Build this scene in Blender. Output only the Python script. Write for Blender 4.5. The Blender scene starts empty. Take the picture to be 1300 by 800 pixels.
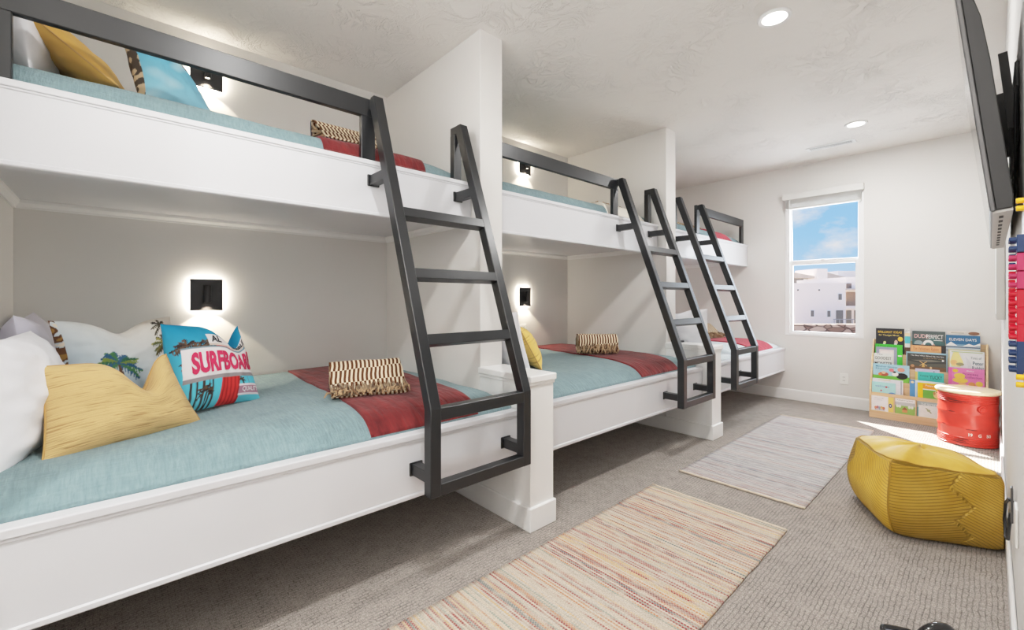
import bpy, bmesh, math, random
from math import sin, cos, pi, radians, exp, sqrt
from mathutils import Vector, Matrix, noise
import numpy as np

random.seed(7)
scene = bpy.context.scene
COL = scene.collection

# ------------------------------------------------------------------ helpers
def lin(r, g, b):
    def f(c):
        c = c / 255.0
        return c / 12.92 if c <= 0.04045 else ((c + 0.055) / 1.055) ** 2.4
    return (f(r), f(g), f(b), 1.0)

ORG = {}          # world origin of every parent object

def props(o, label=None, cat=None, group=None, kind=None):
    if label: o['label'] = label
    if cat: o['category'] = cat
    if group: o['group'] = group
    if kind: o['kind'] = kind
    return o

def thing(name, loc, label, cat, group=None):
    o = bpy.data.objects.new(name, None)
    o.empty_display_size = 0.05
    COL.objects.link(o)
    o.location = loc
    ORG[o] = Vector(loc)
    return props(o, label, cat, group)

def link_mesh(name, me, mats, parent=None, loc=None, smooth=False):
    """me is in world coordinates; it is moved to its parent's or its own origin"""
    if not isinstance(mats, (list, tuple)): mats = [mats]
    for m in mats: me.materials.append(m)
    o = bpy.data.objects.new(name, me)
    COL.objects.link(o)
    if parent is not None:
        org = ORG[parent]
        me.transform(Matrix.Translation(-org))
        o.parent = parent
        ORG[o] = org
    else:
        if loc is None:
            n = len(me.vertices)
            co = np.empty(n * 3, dtype=np.float32); me.vertices.foreach_get('co', co)
            co = co.reshape(-1, 3)
            mn, mx = co.min(0), co.max(0)
            loc = ((mn[0] + mx[0]) / 2, (mn[1] + mx[1]) / 2, mn[2])
        loc = Vector([float(v) for v in loc])
        me.transform(Matrix.Translation(-loc))
        o.location = loc
        ORG[o] = loc
    if smooth:
        me.polygons.foreach_set('use_smooth', [True] * len(me.polygons))
        if smooth != 'all':
            me.set_sharp_from_angle(angle=radians(smooth if smooth is not True else 40))
    me.update()
    return o

class MB:
    """collects shapes into one mesh"""
    def __init__(self):
        self.bm = bmesh.new()
    def _mat(self, faces, mi):
        for f in faces: f.material_index = mi
    def box(self, x0, x1, y0, y1, z0, z1, bev=0.0, mi=0, M=None, seg=1):
        b = bmesh.new()
        bmesh.ops.create_cube(b, size=1.0)
        bmesh.ops.scale(b, vec=(abs(x1 - x0), abs(y1 - y0), abs(z1 - z0)), verts=b.verts)
        bmesh.ops.translate(b, vec=((x0 + x1) / 2, (y0 + y1) / 2, (z0 + z1) / 2), verts=b.verts)
        if bev > 0:
            bmesh.ops.bevel(b, geom=list(b.edges), offset=bev, segments=seg, affect='EDGES', profile=0.5)
        if M is not None: b.transform(M)
        self.join(b, mi); return self
    def join(self, b, mi=0):
        for f in b.faces: f.material_index = mi
        me = bpy.data.meshes.new('tmp'); b.to_mesh(me); b.free()
        self.bm.from_mesh(me); bpy.data.meshes.remove(me)
    def prism(self, pts, axis, a0, a1, bev=0.0, mi=0, M=None):
        """polygon pts extruded along an axis ('x','y','z'); pts are the two other coordinates"""
        b = bmesh.new()
        def P(p, a):
            if axis == 'x': return (a, p[0], p[1])
            if axis == 'y': return (p[0], a, p[1])
            return (p[0], p[1], a)
        v0 = [b.verts.new(P(p, a0)) for p in pts]; v1 = [b.verts.new(P(p, a1)) for p in pts]
        b.faces.new(v0); b.faces.new(list(reversed(v1)))
        n = len(pts)
        for i in range(n):
            b.faces.new((v0[i], v0[(i + 1) % n], v1[(i + 1) % n], v1[i]))
        bmesh.ops.recalc_face_normals(b, faces=b.faces)
        if bev > 0:
            bmesh.ops.bevel(b, geom=list(b.edges), offset=bev, segments=1, affect='EDGES')
        if M is not None: b.transform(M)
        self.join(b, mi); return self
    def bar(self, p, q, w, h, up=(0, 0, 1), bev=0.0, mi=0):
        """box from p to q; w along side, h along up"""
        p, q = Vector(p), Vector(q)
        d = (q - p); L = d.length; d.normalize()
        u = Vector(up); s = d.cross(u).normalized(); u = s.cross(d).normalized()
        M = Matrix((( d.x, s.x, u.x, 0), (d.y, s.y, u.y, 0), (d.z, s.z, u.z, 0), (0, 0, 0, 1)))
        M = Matrix.Translation((p + q) / 2) @ M
        return self.box(-L / 2, L / 2, -w / 2, w / 2, -h / 2, h / 2, bev, mi, M)
    def tube(self, pts, r, seg=8, mi=0, closed=False):
        b = bmesh.new(); rings = []
        n = len(pts)
        rr = r if isinstance(r, (list, tuple)) else [r] * n
        pts = [Vector(p) for p in pts]
        for i, p in enumerate(pts):
            if closed: d = (pts[(i + 1) % n] - pts[i - 1])
            else: d = pts[min(i + 1, n - 1)] - pts[max(i - 1, 0)]
            d.normalize()
            a = Vector((0, 0, 1)) if abs(d.z) < 0.9 else Vector((1, 0, 0))
            s = d.cross(a).normalized(); t = d.cross(s).normalized()
            rings.append([b.verts.new(p + (s * cos(2 * pi * k / seg) + t * sin(2 * pi * k / seg)) * rr[i]) for k in range(seg)])
        m = n if closed else n - 1
        for i in range(m):
            A, B = rings[i], rings[(i + 1) % n]
            for k in range(seg):
                b.faces.new((A[k], A[(k + 1) % seg], B[(k + 1) % seg], B[k]))
        if not closed:
            b.faces.new(list(reversed(rings[0]))); b.faces.new(rings[-1])
        bmesh.ops.recalc_face_normals(b, faces=b.faces)
        self.join(b, mi); return self
    def lathe(self, prof, c, seg=32, mi=0, M=None):
        """prof: (r, z) list revolved about the vertical through c"""
        b = bmesh.new(); rings = []
        for r, z in prof:
            if r < 1e-6: rings.append([b.verts.new((0, 0, z))])
            else: rings.append([b.verts.new((r * cos(2 * pi * k / seg), r * sin(2 * pi * k / seg), z)) for k in range(seg)])
        for A, B in zip(rings, rings[1:]):
            for k in range(seg):
                k2 = (k + 1) % seg
                if len(A) == 1 and len(B) == 1: continue
                if len(A) == 1: b.faces.new((A[0], B[k2], B[k]))
                elif len(B) == 1: b.faces.new((A[k], A[k2], B[0]))
                else: b.faces.new((A[k], A[k2], B[k2], B[k]))
        bmesh.ops.recalc_face_normals(b, faces=b.faces)
        if M is not None: b.transform(M)
        b.transform(Matrix.Translation(Vector(c)))
        self.join(b, mi); return self
    def poly(self, pts, mi=0):
        vs = [self.bm.verts.new(p) for p in pts]
        f = self.bm.faces.new(vs); f.material_index = mi
        return self
    def build(self, name, mats, parent=None, loc=None, smooth=False):
        me = bpy.data.meshes.new(name)
        self.bm.to_mesh(me); self.bm.free()
        return link_mesh(name, me, mats, parent, loc, smooth)

def grid_mesh(P, uv=None, col=None, wrap_u=False):
    """P: array (n, m, 3) -> mesh with quads, uv map and vertex colour"""
    n, m = P.shape[:2]
    me = bpy.data.meshes.new('grid')
    idx = np.arange(n * m).reshape(n, m)
    q = np.stack([idx[:-1, :-1], idx[1:, :-1], idx[1:, 1:], idx[:-1, 1:]], -1).reshape(-1, 4)
    if wrap_u:
        q2 = np.stack([idx[-1, :-1], idx[0, :-1], idx[0, 1:], idx[-1, 1:]], -1).reshape(-1, 4)
        q = np.concatenate([q, q2])
    me.from_pydata(P.reshape(-1, 3).tolist(), [], q.tolist())
    if uv is not None:
        l = me.uv_layers.new(name='UVMap')
        vi = np.empty(len(me.loops), dtype=np.int32); me.loops.foreach_get('vertex_index', vi)
        l.data.foreach_set('uv', uv.reshape(-1, 2)[vi].astype(np.float32).ravel())
    if col is not None:
        a = me.color_attributes.new('Col', 'FLOAT_COLOR', 'POINT')
        c = np.ones((n * m, 4), dtype=np.float32); c[:, :3] = col.reshape(-1, 3)
        a.data.foreach_set('color', c.ravel())
    return me

def text_bm(s, bold=0.0, spacing=1.0):
    """flat lettering of height about 0.7 in the xy plane, centred; returns bmesh and its width, height"""
    cu = bpy.data.curves.new('lettering', 'FONT')
    cu.body = s; cu.size = 1.0; cu.offset = bold; cu.resolution_u = 3
    cu.space_character = spacing
    o = bpy.data.objects.new('lettering', cu)
    COL.objects.link(o)
    bpy.context.view_layer.update()
    dg = bpy.context.evaluated_depsgraph_get()
    me = bpy.data.meshes.new_from_object(o.evaluated_get(dg))
    b = bmesh.new(); b.from_mesh(me)
    bpy.data.objects.remove(o); bpy.data.curves.remove(cu); bpy.data.meshes.remove(me)
    xs = [v.co.x for v in b.verts]; ys = [v.co.y for v in b.verts]
    cx, cy = (min(xs) + max(xs)) / 2, (min(ys) + max(ys)) / 2
    bmesh.ops.translate(b, vec=(-cx, -cy, 0), verts=b.verts)
    return b, max(xs) - min(xs), max(ys) - min(ys)

def add_text(mb, s, w, h, M, mi, bold=0.0, cuts=0):
    """lettering stretched to w x h, mapped by matrix or function M"""
    b, tw, th = text_bm(s, bold)
    bmesh.ops.scale(b, vec=(w / tw, h / th, 1), verts=b.verts)
    if cuts:
        bmesh.ops.triangulate(b, faces=b.faces)
        bmesh.ops.subdivide_edges(b, edges=b.edges, cuts=cuts, use_grid_fill=True)
    if callable(M):
        for v in b.verts: v.co = M(v.co.x, v.co.y)
    else: b.transform(M)
    mb.join(b, mi)

# ------------------------------------------------------------------ materials
def nodes(name):
    m = bpy.data.materials.new(name); m.use_nodes = True
    nt = m.node_tree
    b = nt.nodes.get('Principled BSDF')
    return m, nt, b
def N(nt, t, **kw):
    n = nt.nodes.new(t)
    for k, v in kw.items():
        if k.startswith('i_'): n.inputs[k[2:].replace('_', ' ')].default_value = v
        else: setattr(n, k, v)
    return n
def L(nt, a, b): nt.links.new(a, b)
def ramp(nt, fac, stops, interp='LINEAR'):
    r = N(nt, 'ShaderNodeValToRGB'); cr = r.color_ramp; cr.interpolation = interp
    while len(cr.elements) > 1: cr.elements.remove(cr.elements[-1])
    cr.elements[0].position = stops[0][0]; cr.elements[0].color = stops[0][1]
    for p, c in stops[1:]:
        e = cr.elements.new(p); e.color = c
    L(nt, fac, r.inputs['Fac']); return r.outputs['Color']
def bump(nt, b, h, strength=0.3, dist=0.01):
    n = N(nt, 'ShaderNodeBump'); n.inputs['Strength'].default_value = strength; n.inputs['Distance'].default_value = dist
    L(nt, h, n.inputs['Height']); L(nt, n.outputs['Normal'], b.inputs['Normal'])
    return n
def math_n(nt, op, a, b=None, c=None):
    n = N(nt, 'ShaderNodeMath', operation=op)
    for i, v in enumerate((a, b, c)):
        if v is None: continue
        if isinstance(v, (int, float)): n.inputs[i].default_value = v
        else: L(nt, v, n.inputs[i])
    return n.outputs[0]
def mapping(nt, src, scale=(1, 1, 1), rot=(0, 0, 0)):
    mp = N(nt, 'ShaderNodeMapping'); mp.inputs['Scale'].default_value = scale; mp.inputs['Rotation'].default_value = rot
    L(nt, src, mp.inputs['Vector']); return mp.outputs['Vector']
def mixc(nt, fac, a, b, mode='MIX'):
    n = N(nt, 'ShaderNodeMix', data_type='RGBA', blend_type=mode)
    if isinstance(fac, (int, float)): n.inputs[0].default_value = fac
    else: L(nt, fac, n.inputs[0])
    for i, v in ((6, a), (7, b)):
        if isinstance(v, tuple): n.inputs[i].default_value = v
        else: L(nt, v, n.inputs[i])
    return n.outputs[2]

def mat_plain(name, c, rough=0.5, metal=0.0, spec=0.5, var=0.03, scale=8.0, bumpd=0.0):
    m, nt, b = nodes(name)
    tc = N(nt, 'ShaderNodeTexCoord')
    nz = N(nt, 'ShaderNodeTexNoise'); nz.inputs['Scale'].default_value = scale; nz.inputs['Detail'].default_value = 3
    L(nt, tc.outputs['Object'], nz.inputs['Vector'])
    lo = tuple(max(0, v * (1 - var)) for v in c[:3]) + (1,); hi = tuple(min(1, v * (1 + var)) for v in c[:3]) + (1,)
    L(nt, ramp(nt, nz.outputs['Fac'], [(0.3, lo), (0.7, hi)]), b.inputs['Base Color'])
    b.inputs['Roughness'].default_value = rough; b.inputs['Metallic'].default_value = metal
    b.inputs['Specular IOR Level'].default_value = spec
    if bumpd: bump(nt, b, nz.outputs['Fac'], 0.4, bumpd)
    return m

def mat_wall(name, c, tex=0.0, scale=60):
    m, nt, b = nodes(name)
    tc = N(nt, 'ShaderNodeTexCoord')
    b.inputs['Base Color'].default_value = c; b.inputs['Roughness'].default_value = 0.75
    b.inputs['Specular IOR Level'].default_value = 0.25
    nz = N(nt, 'ShaderNodeTexNoise'); nz.inputs['Scale'].default_value = scale; nz.inputs['Detail'].default_value = 4
    L(nt, tc.outputs['Object'], nz.inputs['Vector'])
    bump(nt, b, nz.outputs['Fac'], 0.12, 0.002)
    return m

def mat_ceiling():
    m, nt, b = nodes('trowelled ceiling plaster')
    tc = N(nt, 'ShaderNodeTexCoord')
    b.inputs['Base Color'].default_value = lin(238, 235, 231); b.inputs['Roughness'].default_value = 0.8
    b.inputs['Specular IOR Level'].default_value = 0.2
    nz = N(nt, 'ShaderNodeTexNoise'); nz.inputs['Scale'].default_value = 5.5; nz.inputs['Detail'].default_value = 7
    nz.inputs['Roughness'].default_value = 0.62; nz.inputs['Distortion'].default_value = 1.6
    L(nt, tc.outputs['Object'], nz.inputs['Vector'])
    # trowel ridges: thin creases where the noise crosses its middle
    d = math_n(nt, 'ABSOLUTE', math_n(nt, 'SUBTRACT', nz.outputs['Fac'], 0.5))
    r = math_n(nt, 'SMOOTHSTEP', d, 0.0, 0.05) if False else math_n(nt, 'MINIMUM', math_n(nt, 'MULTIPLY', d, 14.0), 1.0)
    n2 = N(nt, 'ShaderNodeTexNoise'); n2.inputs['Scale'].default_value = 1.7; n2.inputs['Detail'].default_value = 2
    L(nt, tc.outputs['Object'], n2.inputs['Vector'])
    msk = ramp(nt, n2.outputs['Fac'], [(0.42, (0, 0, 0, 1)), (0.62, (1, 1, 1, 1))])
    h = math_n(nt, 'MULTIPLY', math_n(nt, 'SUBTRACT', 1.0, r), msk)
    h = math_n(nt, 'ADD', h, math_n(nt, 'MULTIPLY', nz.outputs['Fac'], 0.8))
    bump(nt, b, h, 0.7, 0.008)
    return m

def mat_carpet():
    m, nt, b = nodes('taupe loop carpet')
    tc = N(nt, 'ShaderNodeTexCoord')
    v = mapping(nt, tc.outputs['Object'], (1, 1, 1), (0, 0, radians(90)))
    br = N(nt, 'ShaderNodeTexBrick'); br.offset = 0.5; br.squash = 1.0
    br.inputs['Scale'].default_value = 13.0; br.inputs['Mortar Size'].default_value = 0.03; br.inputs['Mortar Smooth'].default_value = 0.6
    br.inputs['Brick Width'].default_value = 0.5; br.inputs['Row Height'].default_value = 0.2
    br.inputs['Color1'].default_value = (0.95, 0.95, 0.95, 1); br.inputs['Color2'].default_value = (0.8, 0.8, 0.8, 1); br.inputs['Mortar'].default_value = (0.12, 0.12, 0.12, 1)
    wob = N(nt, 'ShaderNodeTexNoise'); wob.inputs['Scale'].default_value = 16
    L(nt, v, wob.inputs['Vector'])
    vv = N(nt, 'ShaderNodeVectorMath', operation='ADD')
    sc = N(nt, 'ShaderNodeVectorMath', operation='SCALE'); sc.inputs['Scale'].default_value = 0.016
    L(nt, wob.outputs['Color'], sc.inputs[0]); L(nt, v, vv.inputs[0]); L(nt, sc.outputs[0], vv.inputs[1])
    L(nt, vv.outputs[0], br.inputs['Vector'])
    fz = N(nt, 'ShaderNodeTexNoise'); fz.inputs['Scale'].default_value = 420; fz.inputs['Detail'].default_value = 2
    L(nt, v, fz.inputs['Vector'])
    big = N(nt, 'ShaderNodeTexNoise'); big.inputs['Scale'].default_value = 2.2; big.inputs['Detail'].default_value = 4
    L(nt, v, big.inputs['Vector'])
    base = ramp(nt, fz.outputs['Fac'], [(0.3, lin(124, 116, 109)), (0.7, lin(206, 197, 189))])
    base = mixc(nt, ramp(nt, wob.outputs['Fac'], [(0.3, (.1, .1, .1, 1)), (0.7, (.62, .62, .62, 1))]), base, br.outputs['Color'], 'MULTIPLY')
    base = mixc(nt, 0.5, base, ramp(nt, big.outputs['Fac'], [(0.3, (0.8, 0.8, 0.8, 1)), (0.7, (1, 1, 1, 1))]), 'MULTIPLY')
    L(nt, base, b.inputs['Base Color'])
    b.inputs['Roughness'].default_value = 0.95; b.inputs['Specular IOR Level'].default_value = 0.1
    bw = N(nt, 'ShaderNodeRGBToBW'); L(nt, br.outputs['Color'], bw.inputs[0])
    h = math_n(nt, 'ADD', bw.outputs[0], math_n(nt, 'MULTIPLY', fz.outputs['Fac'], 0.6))
    bump(nt, b, h, 0.6, 0.006)
    return m

def mat_rug(name, cool):
    m, nt, b = nodes(name)
    tc = N(nt, 'ShaderNodeTexCoord')
    sx = N(nt, 'ShaderNodeSeparateXYZ'); L(nt, tc.outputs['Object'], sx.inputs[0])
    X, Y = sx.outputs['X'], sx.outputs['Y']
    row = math_n(nt, 'FLOOR', math_n(nt, 'MULTIPLY', Y, 130.0))
    wn = N(nt, 'ShaderNodeTexWhiteNoise', noise_dimensions='1D'); L(nt, row, wn.inputs['W'])
    if cool:  # cool pale yarns carry the window glare as colour
        cols = [(0.0, lin(188, 180, 176)), (0.3, lin(158, 158, 164)), (0.44, lin(104, 112, 126)), (0.6, lin(216, 212, 208)), (0.72, lin(150, 78, 76)), (0.82, lin(196, 176, 158)), (0.9, lin(96, 116, 126)), (0.96, lin(120, 100, 104))]
        base = lin(208, 203, 200)
    else:
        cols = [(0.0, lin(214, 198, 178)), (0.22, lin(218, 180, 134)), (0.36, lin(156, 44, 50)), (0.58, lin(214, 202, 188)), (0.68, lin(96, 118, 122)), (0.76, lin(204, 132, 92)), (0.86, lin(150, 160, 150)), (0.93, lin(120, 60, 62))]
        base = lin(212, 198, 182)
    rc = ramp(nt, wn.outputs['Value'], cols, 'CONSTANT')
    # each yarn fades in and out along the row
    cv = N(nt, 'ShaderNodeCombineXYZ'); L(nt, math_n(nt, 'MULTIPLY', X, 6.5), cv.inputs['X']); L(nt, math_n(nt, 'MULTIPLY', row, 0.37), cv.inputs['Y'])
    nz = N(nt, 'ShaderNodeTexNoise'); nz.inputs['Scale'].default_value = 1.6; nz.inputs['Detail'].default_value = 2
    L(nt, cv.outputs[0], nz.inputs['Vector'])
    fade = ramp(nt, nz.outputs['Fac'], [(0.36, (0.12, 0.12, 0.12, 1)), (0.54, (1, 1, 1, 1))])
    # little stitches across the row
    st = math_n(nt, 'PINGPONG', math_n(nt, 'ADD', math_n(nt, 'MULTIPLY', X, 90.0), math_n(nt, 'MULTIPLY', row, 0.5)), 0.5)
    stm = ramp(nt, st, [(0.12, (0.35, 0.35, 0.35, 1)), (0.3, (1, 1, 1, 1))])
    bands = N(nt, 'ShaderNodeTexNoise', noise_dimensions='1D'); bands.inputs['Scale'].default_value = 9.0
    L(nt, Y, bands.inputs['W'])
    bm_ = ramp(nt, bands.outputs['Fac'], [(0.35, (0.6, 0.6, 0.6, 1)), (0.6, (1, 1, 1, 1))])
    f = math_n(nt, 'MULTIPLY', fade, math_n(nt, 'MULTIPLY', stm, bm_))
    w2 = N(nt, 'ShaderNodeTexWhiteNoise', noise_dimensions='1D'); L(nt, math_n(nt, 'ADD', row, 0.5), w2.inputs['W'])
    sp = N(nt, 'ShaderNodeTexNoise'); sp.inputs['Scale'].default_value = 260; sp.inputs['Detail'].default_value = 2
    L(nt, tc.outputs['Object'], sp.inputs['Vector'])
    bc = mixc(nt, w2.outputs['Value'], base, tuple(v * .80 for v in base[:3]) + (1,))
    c = mixc(nt, f, bc, rc)
    c = mixc(nt, 0.7, c, ramp(nt, sp.outputs['Fac'], [(0.32, (.62, .62, .62, 1)), (0.62, (1.08, 1.08, 1.08, 1))]), 'MULTIPLY')
    L(nt, c, b.inputs['Base Color'])
    b.inputs['Roughness'].default_value = 0.9; b.inputs['Specular IOR Level'].default_value = 0.15
    yy = math_n(nt, 'PINGPONG', math_n(nt, 'MULTIPLY', Y, 130.0), 0.5)
    bump(nt, b, math_n(nt, 'ADD', yy, math_n(nt, 'MULTIPLY', st, 0.7)), 0.6, 0.004)
    return m

def mat_gauze(name, c1, c2, ribs=55.0, strength=0.5, cross=0.5, axis='Y'):
    """crinkled gauze in metres: fine ribs along one axis broken by noise"""
    m, nt, b = nodes(name)
    tc = N(nt, 'ShaderNodeTexCoord')
    nz = N(nt, 'ShaderNodeTexNoise'); nz.inputs['Scale'].default_value = 14; nz.inputs['Detail'].default_value = 4; nz.inputs['Distortion'].default_value = 0.6
    L(nt, tc.outputs['Object'], nz.inputs['Vector'])
    n2 = N(nt, 'ShaderNodeTexNoise'); n2.inputs['Scale'].default_value = ribs; n2.inputs['Detail'].default_value = 2
    s = {'Y': (0.12, 1, 0.3), 'X': (1, 0.12, 0.3)}[axis]
    L(nt, mapping(nt, tc.outputs['Object'], s), n2.inputs['Vector'])
    n3 = N(nt, 'ShaderNodeTexNoise'); n3.inputs['Scale'].default_value = ribs * 1.3; n3.inputs['Detail'].default_value = 1
    L(nt, mapping(nt, tc.outputs['Object'], (s[1], s[0], 1)), n3.inputs['Vector'])
    h = math_n(nt, 'ADD', n2.outputs['Fac'], math_n(nt, 'MULTIPLY', n3.outputs['Fac'], cross))
    h = math_n(nt, 'ADD', h, math_n(nt, 'MULTIPLY', nz.outputs['Fac'], 0.7))
    col = ramp(nt, math_n(nt, 'MULTIPLY', h, 1.0 / (1.7 + cross)), [(0.3, c1), (0.62, c2)])
    L(nt, col, b.inputs['Base Color'])
    b.inputs['Roughness'].default_value = 0.9; b.inputs['Specular IOR Level'].default_value = 0.15
    b.inputs['Sheen Weight'].default_value = 0.15
    bump(nt, b, h, strength, 0.012)
    return m

def mat_cloth(name, c, scale=9.0, strength=0.25, uvlines=None):
    m, nt, b = nodes(name)
    tc = N(nt, 'ShaderNodeTexCoord')
    nz = N(nt, 'ShaderNodeTexNoise'); nz.inputs['Scale'].default_value = scale; nz.inputs['Detail'].default_value = 3; nz.inputs['Distortion'].default_value = 0.8
    L(nt, tc.outputs['Object'], nz.inputs['Vector'])
    h = nz.outputs['Fac']
    col = ramp(nt, h, [(0.25, tuple(v * 0.93 for v in c[:3]) + (1,)), (0.7, c)])
    if uvlines:
        n2 = N(nt, 'ShaderNodeTexNoise'); n2.inputs['Scale'].default_value = uvlines; n2.inputs['Detail'].default_value = 3; n2.inputs['Distortion'].default_value = 0.3
        L(nt, mapping(nt, tc.outputs['UV'], (0.05, 1.0, 1)), n2.inputs['Vector'])
        col = mixc(nt, 0.8, col, ramp(nt, n2.outputs['Fac'], [(0.33, (0.58, 0.50, 0.42, 1)), (0.43, (1, 1, 1, 1))]), 'MULTIPLY')
        h = math_n(nt, 'ADD', math_n(nt, 'MULTIPLY', h, 0.3), n2.outputs['Fac'])
    L(nt, col, b.inputs['Base Color'])
    b.inputs['Roughness'].default_value = 0.88; b.inputs['Specular IOR Level'].default_value = 0.2
    b.inputs['Sheen Weight'].default_value = 0.1
    bump(nt, b, h, strength, 0.01)
    return m

def mat_printed(name, rough=0.8):
    m, nt, b = nodes(name)
    a = N(nt, 'ShaderNodeVertexColor'); a.layer_name = 'Col'
    L(nt, a.outputs['Color'], b.inputs['Base Color'])
    tc = N(nt, 'ShaderNodeTexCoord')
    nz = N(nt, 'ShaderNodeTexNoise'); nz.inputs['Scale'].default_value = 12; nz.inputs['Detail'].default_value = 2
    L(nt, tc.outputs['Object'], nz.inputs['Vector']); bump(nt, b, nz.outputs['Fac'], 0.2, 0.01)
    b.inputs['Roughness'].default_value = rough; b.inputs['Specular IOR Level'].default_value = 0.25
    return m

def mat_throw(name, n=17.0):
    """brown and cream bars in offset bands, navy in the farthest band"""
    m, nt, b = nodes(name)
    tc = N(nt, 'ShaderNodeTexCoord')
    sx = N(nt, 'ShaderNodeSeparateXYZ'); L(nt, tc.outputs['UV'], sx.inputs[0])
    U, V = sx.outputs['X'], sx.outputs['Y']
    vv = math_n(nt, 'SUBTRACT', V, math_n(nt, 'MULTIPLY', U, 0.07))
    band = math_n(nt, 'FLOOR', math_n(nt, 'MULTIPLY', vv, 4.6))
    ph = math_n(nt, 'ADD', math_n(nt, 'MULTIPLY', U, n), math_n(nt, 'MULTIPLY', band, 0.5))
    ph = math_n(nt, 'ADD', ph, math_n(nt, 'MULTIPLY', V, -1.6))
    fr = math_n(nt, 'FRACT', ph)
    s = math_n(nt, 'LESS_THAN', fr, 0.52)
    far = math_n(nt, 'GREATER_THAN', vv, 0.64)
    nz = N(nt, 'ShaderNodeTexNoise', noise_dimensions='1D'); nz.inputs['Scale'].default_value = 4; L(nt, U, nz.inputs['W'])
    far = math_n(nt, 'MULTIPLY', far, math_n(nt, 'LESS_THAN', nz.outputs['Fac'], 0.54))
    dark = mixc(nt, far, lin(98, 58, 34), lin(48, 58, 72))
    c = mixc(nt, s, lin(228, 212, 184), dark)
    L(nt, c, b.inputs['Base Color'])
    b.inputs['Roughness'].default_value = 0.95; b.inputs['Specular IOR Level'].default_value = 0.1
    n2 = N(nt, 'ShaderNodeTexNoise'); n2.inputs['Scale'].default_value = 160; L(nt, tc.outputs['Object'], n2.inputs['Vector'])
    bump(nt, b, n2.outputs['Fac'], 0.6, 0.004)
    return m

def mat_wood(name, c1, c2, axis='X', rough=0.5):
    m, nt, b = nodes(name)
    tc = N(nt, 'ShaderNodeTexCoord')
    s = {'X': (1, 14, 14), 'Y': (14, 1, 14), 'Z': (14, 14, 1)}[axis]
    nz = N(nt, 'ShaderNodeTexNoise'); nz.inputs['Scale'].default_value = 3; nz.inputs['Detail'].default_value = 5; nz.inputs['Distortion'].default_value = 0.5
    L(nt, mapping(nt, tc.outputs['Object'], s), nz.inputs['Vector'])
    L(nt, ramp(nt, nz.outputs['Fac'], [(0.3, c1), (0.7, c2)]), b.inputs['Base Color'])
    b.inputs['Roughness'].default_value = rough
    return m

def mat_emit(name, c, s):
    m, nt, b = nodes(name)
    b.inputs['Base Color'].default_value = c
    b.inputs['Emission Color'].default_value = c; b.inputs['Emission Strength'].default_value = s
    tc = N(nt, 'ShaderNodeTexCoord'); nz = N(nt, 'ShaderNodeTexNoise'); nz.inputs['Scale'].default_value = 20
    L(nt, tc.outputs['Object'], nz.inputs['Vector'])
    L(nt, math_n(nt, 'MULTIPLY_ADD', nz.outputs['Fac'], 0.05, 0.45), b.inputs['Roughness'])
    return m

def mat_glass():
    m = bpy.data.materials.new('window glass'); m.use_nodes = True
    nt = m.node_tree; nt.nodes.clear()
    out = N(nt, 'ShaderNodeOutputMaterial')
    tr = N(nt, 'ShaderNodeBsdfTransparent'); tr.inputs['Color'].default_value = (0.97, 0.985, 0.98, 1)
    gl = N(nt, 'ShaderNodeBsdfGlossy'); gl.inputs['Roughness'].default_value = 0.02
    fr = N(nt, 'ShaderNodeFresnel'); fr.inputs['IOR'].default_value = 1.35
    mx = N(nt, 'ShaderNodeMixShader')
    L(nt, math_n(nt, 'MULTIPLY', fr.outputs[0], 0.6), mx.inputs[0]); L(nt, tr.outputs[0], mx.inputs[1]); L(nt, gl.outputs[0], mx.inputs[2])
    L(nt, mx.outputs[0], out.inputs[0])
    return m

def mat_pouf():
    m, nt, b = nodes('pleated mustard leatherette')
    at = N(nt, 'ShaderNodeAttribute'); at.attribute_name = 'pleat'
    am = N(nt, 'ShaderNodeAttribute'); am.attribute_name = 'pleatmask'
    fr = math_n(nt, 'FRACT', at.outputs['Fac'])
    saw = math_n(nt, 'POWER', fr, 0.6)
    h = math_n(nt, 'MULTIPLY', saw, am.outputs['Fac'])
    crev = math_n(nt, 'MULTIPLY', math_n(nt, 'LESS_THAN', fr, 0.16), am.outputs['Fac'])
    tc = N(nt, 'ShaderNodeTexCoord')
    nz = N(nt, 'ShaderNodeTexNoise'); nz.inputs['Scale'].default_value = 7; nz.inputs['Detail'].default_value = 3
    L(nt, tc.outputs['Object'], nz.inputs['Vector'])
    base = ramp(nt, nz.outputs['Fac'], [(0.3, lin(198, 154, 46)), (0.7, lin(218, 178, 76))])
    c = mixc(nt, math_n(nt, 'MULTIPLY', crev, 0.8), base, lin(124, 90, 22))  # pleat creases darkened in the base colour, standing for shade
    L(nt, c, b.inputs['Base Color'])
    b.inputs['Roughness'].default_value = 0.5; b.inputs['Specular IOR Level'].default_value = 0.35
    bump(nt, b, math_n(nt, 'ADD', h, math_n(nt, 'MULTIPLY', nz.outputs['Fac'], 0.3)), 0.9, 0.009)
    return m

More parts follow.
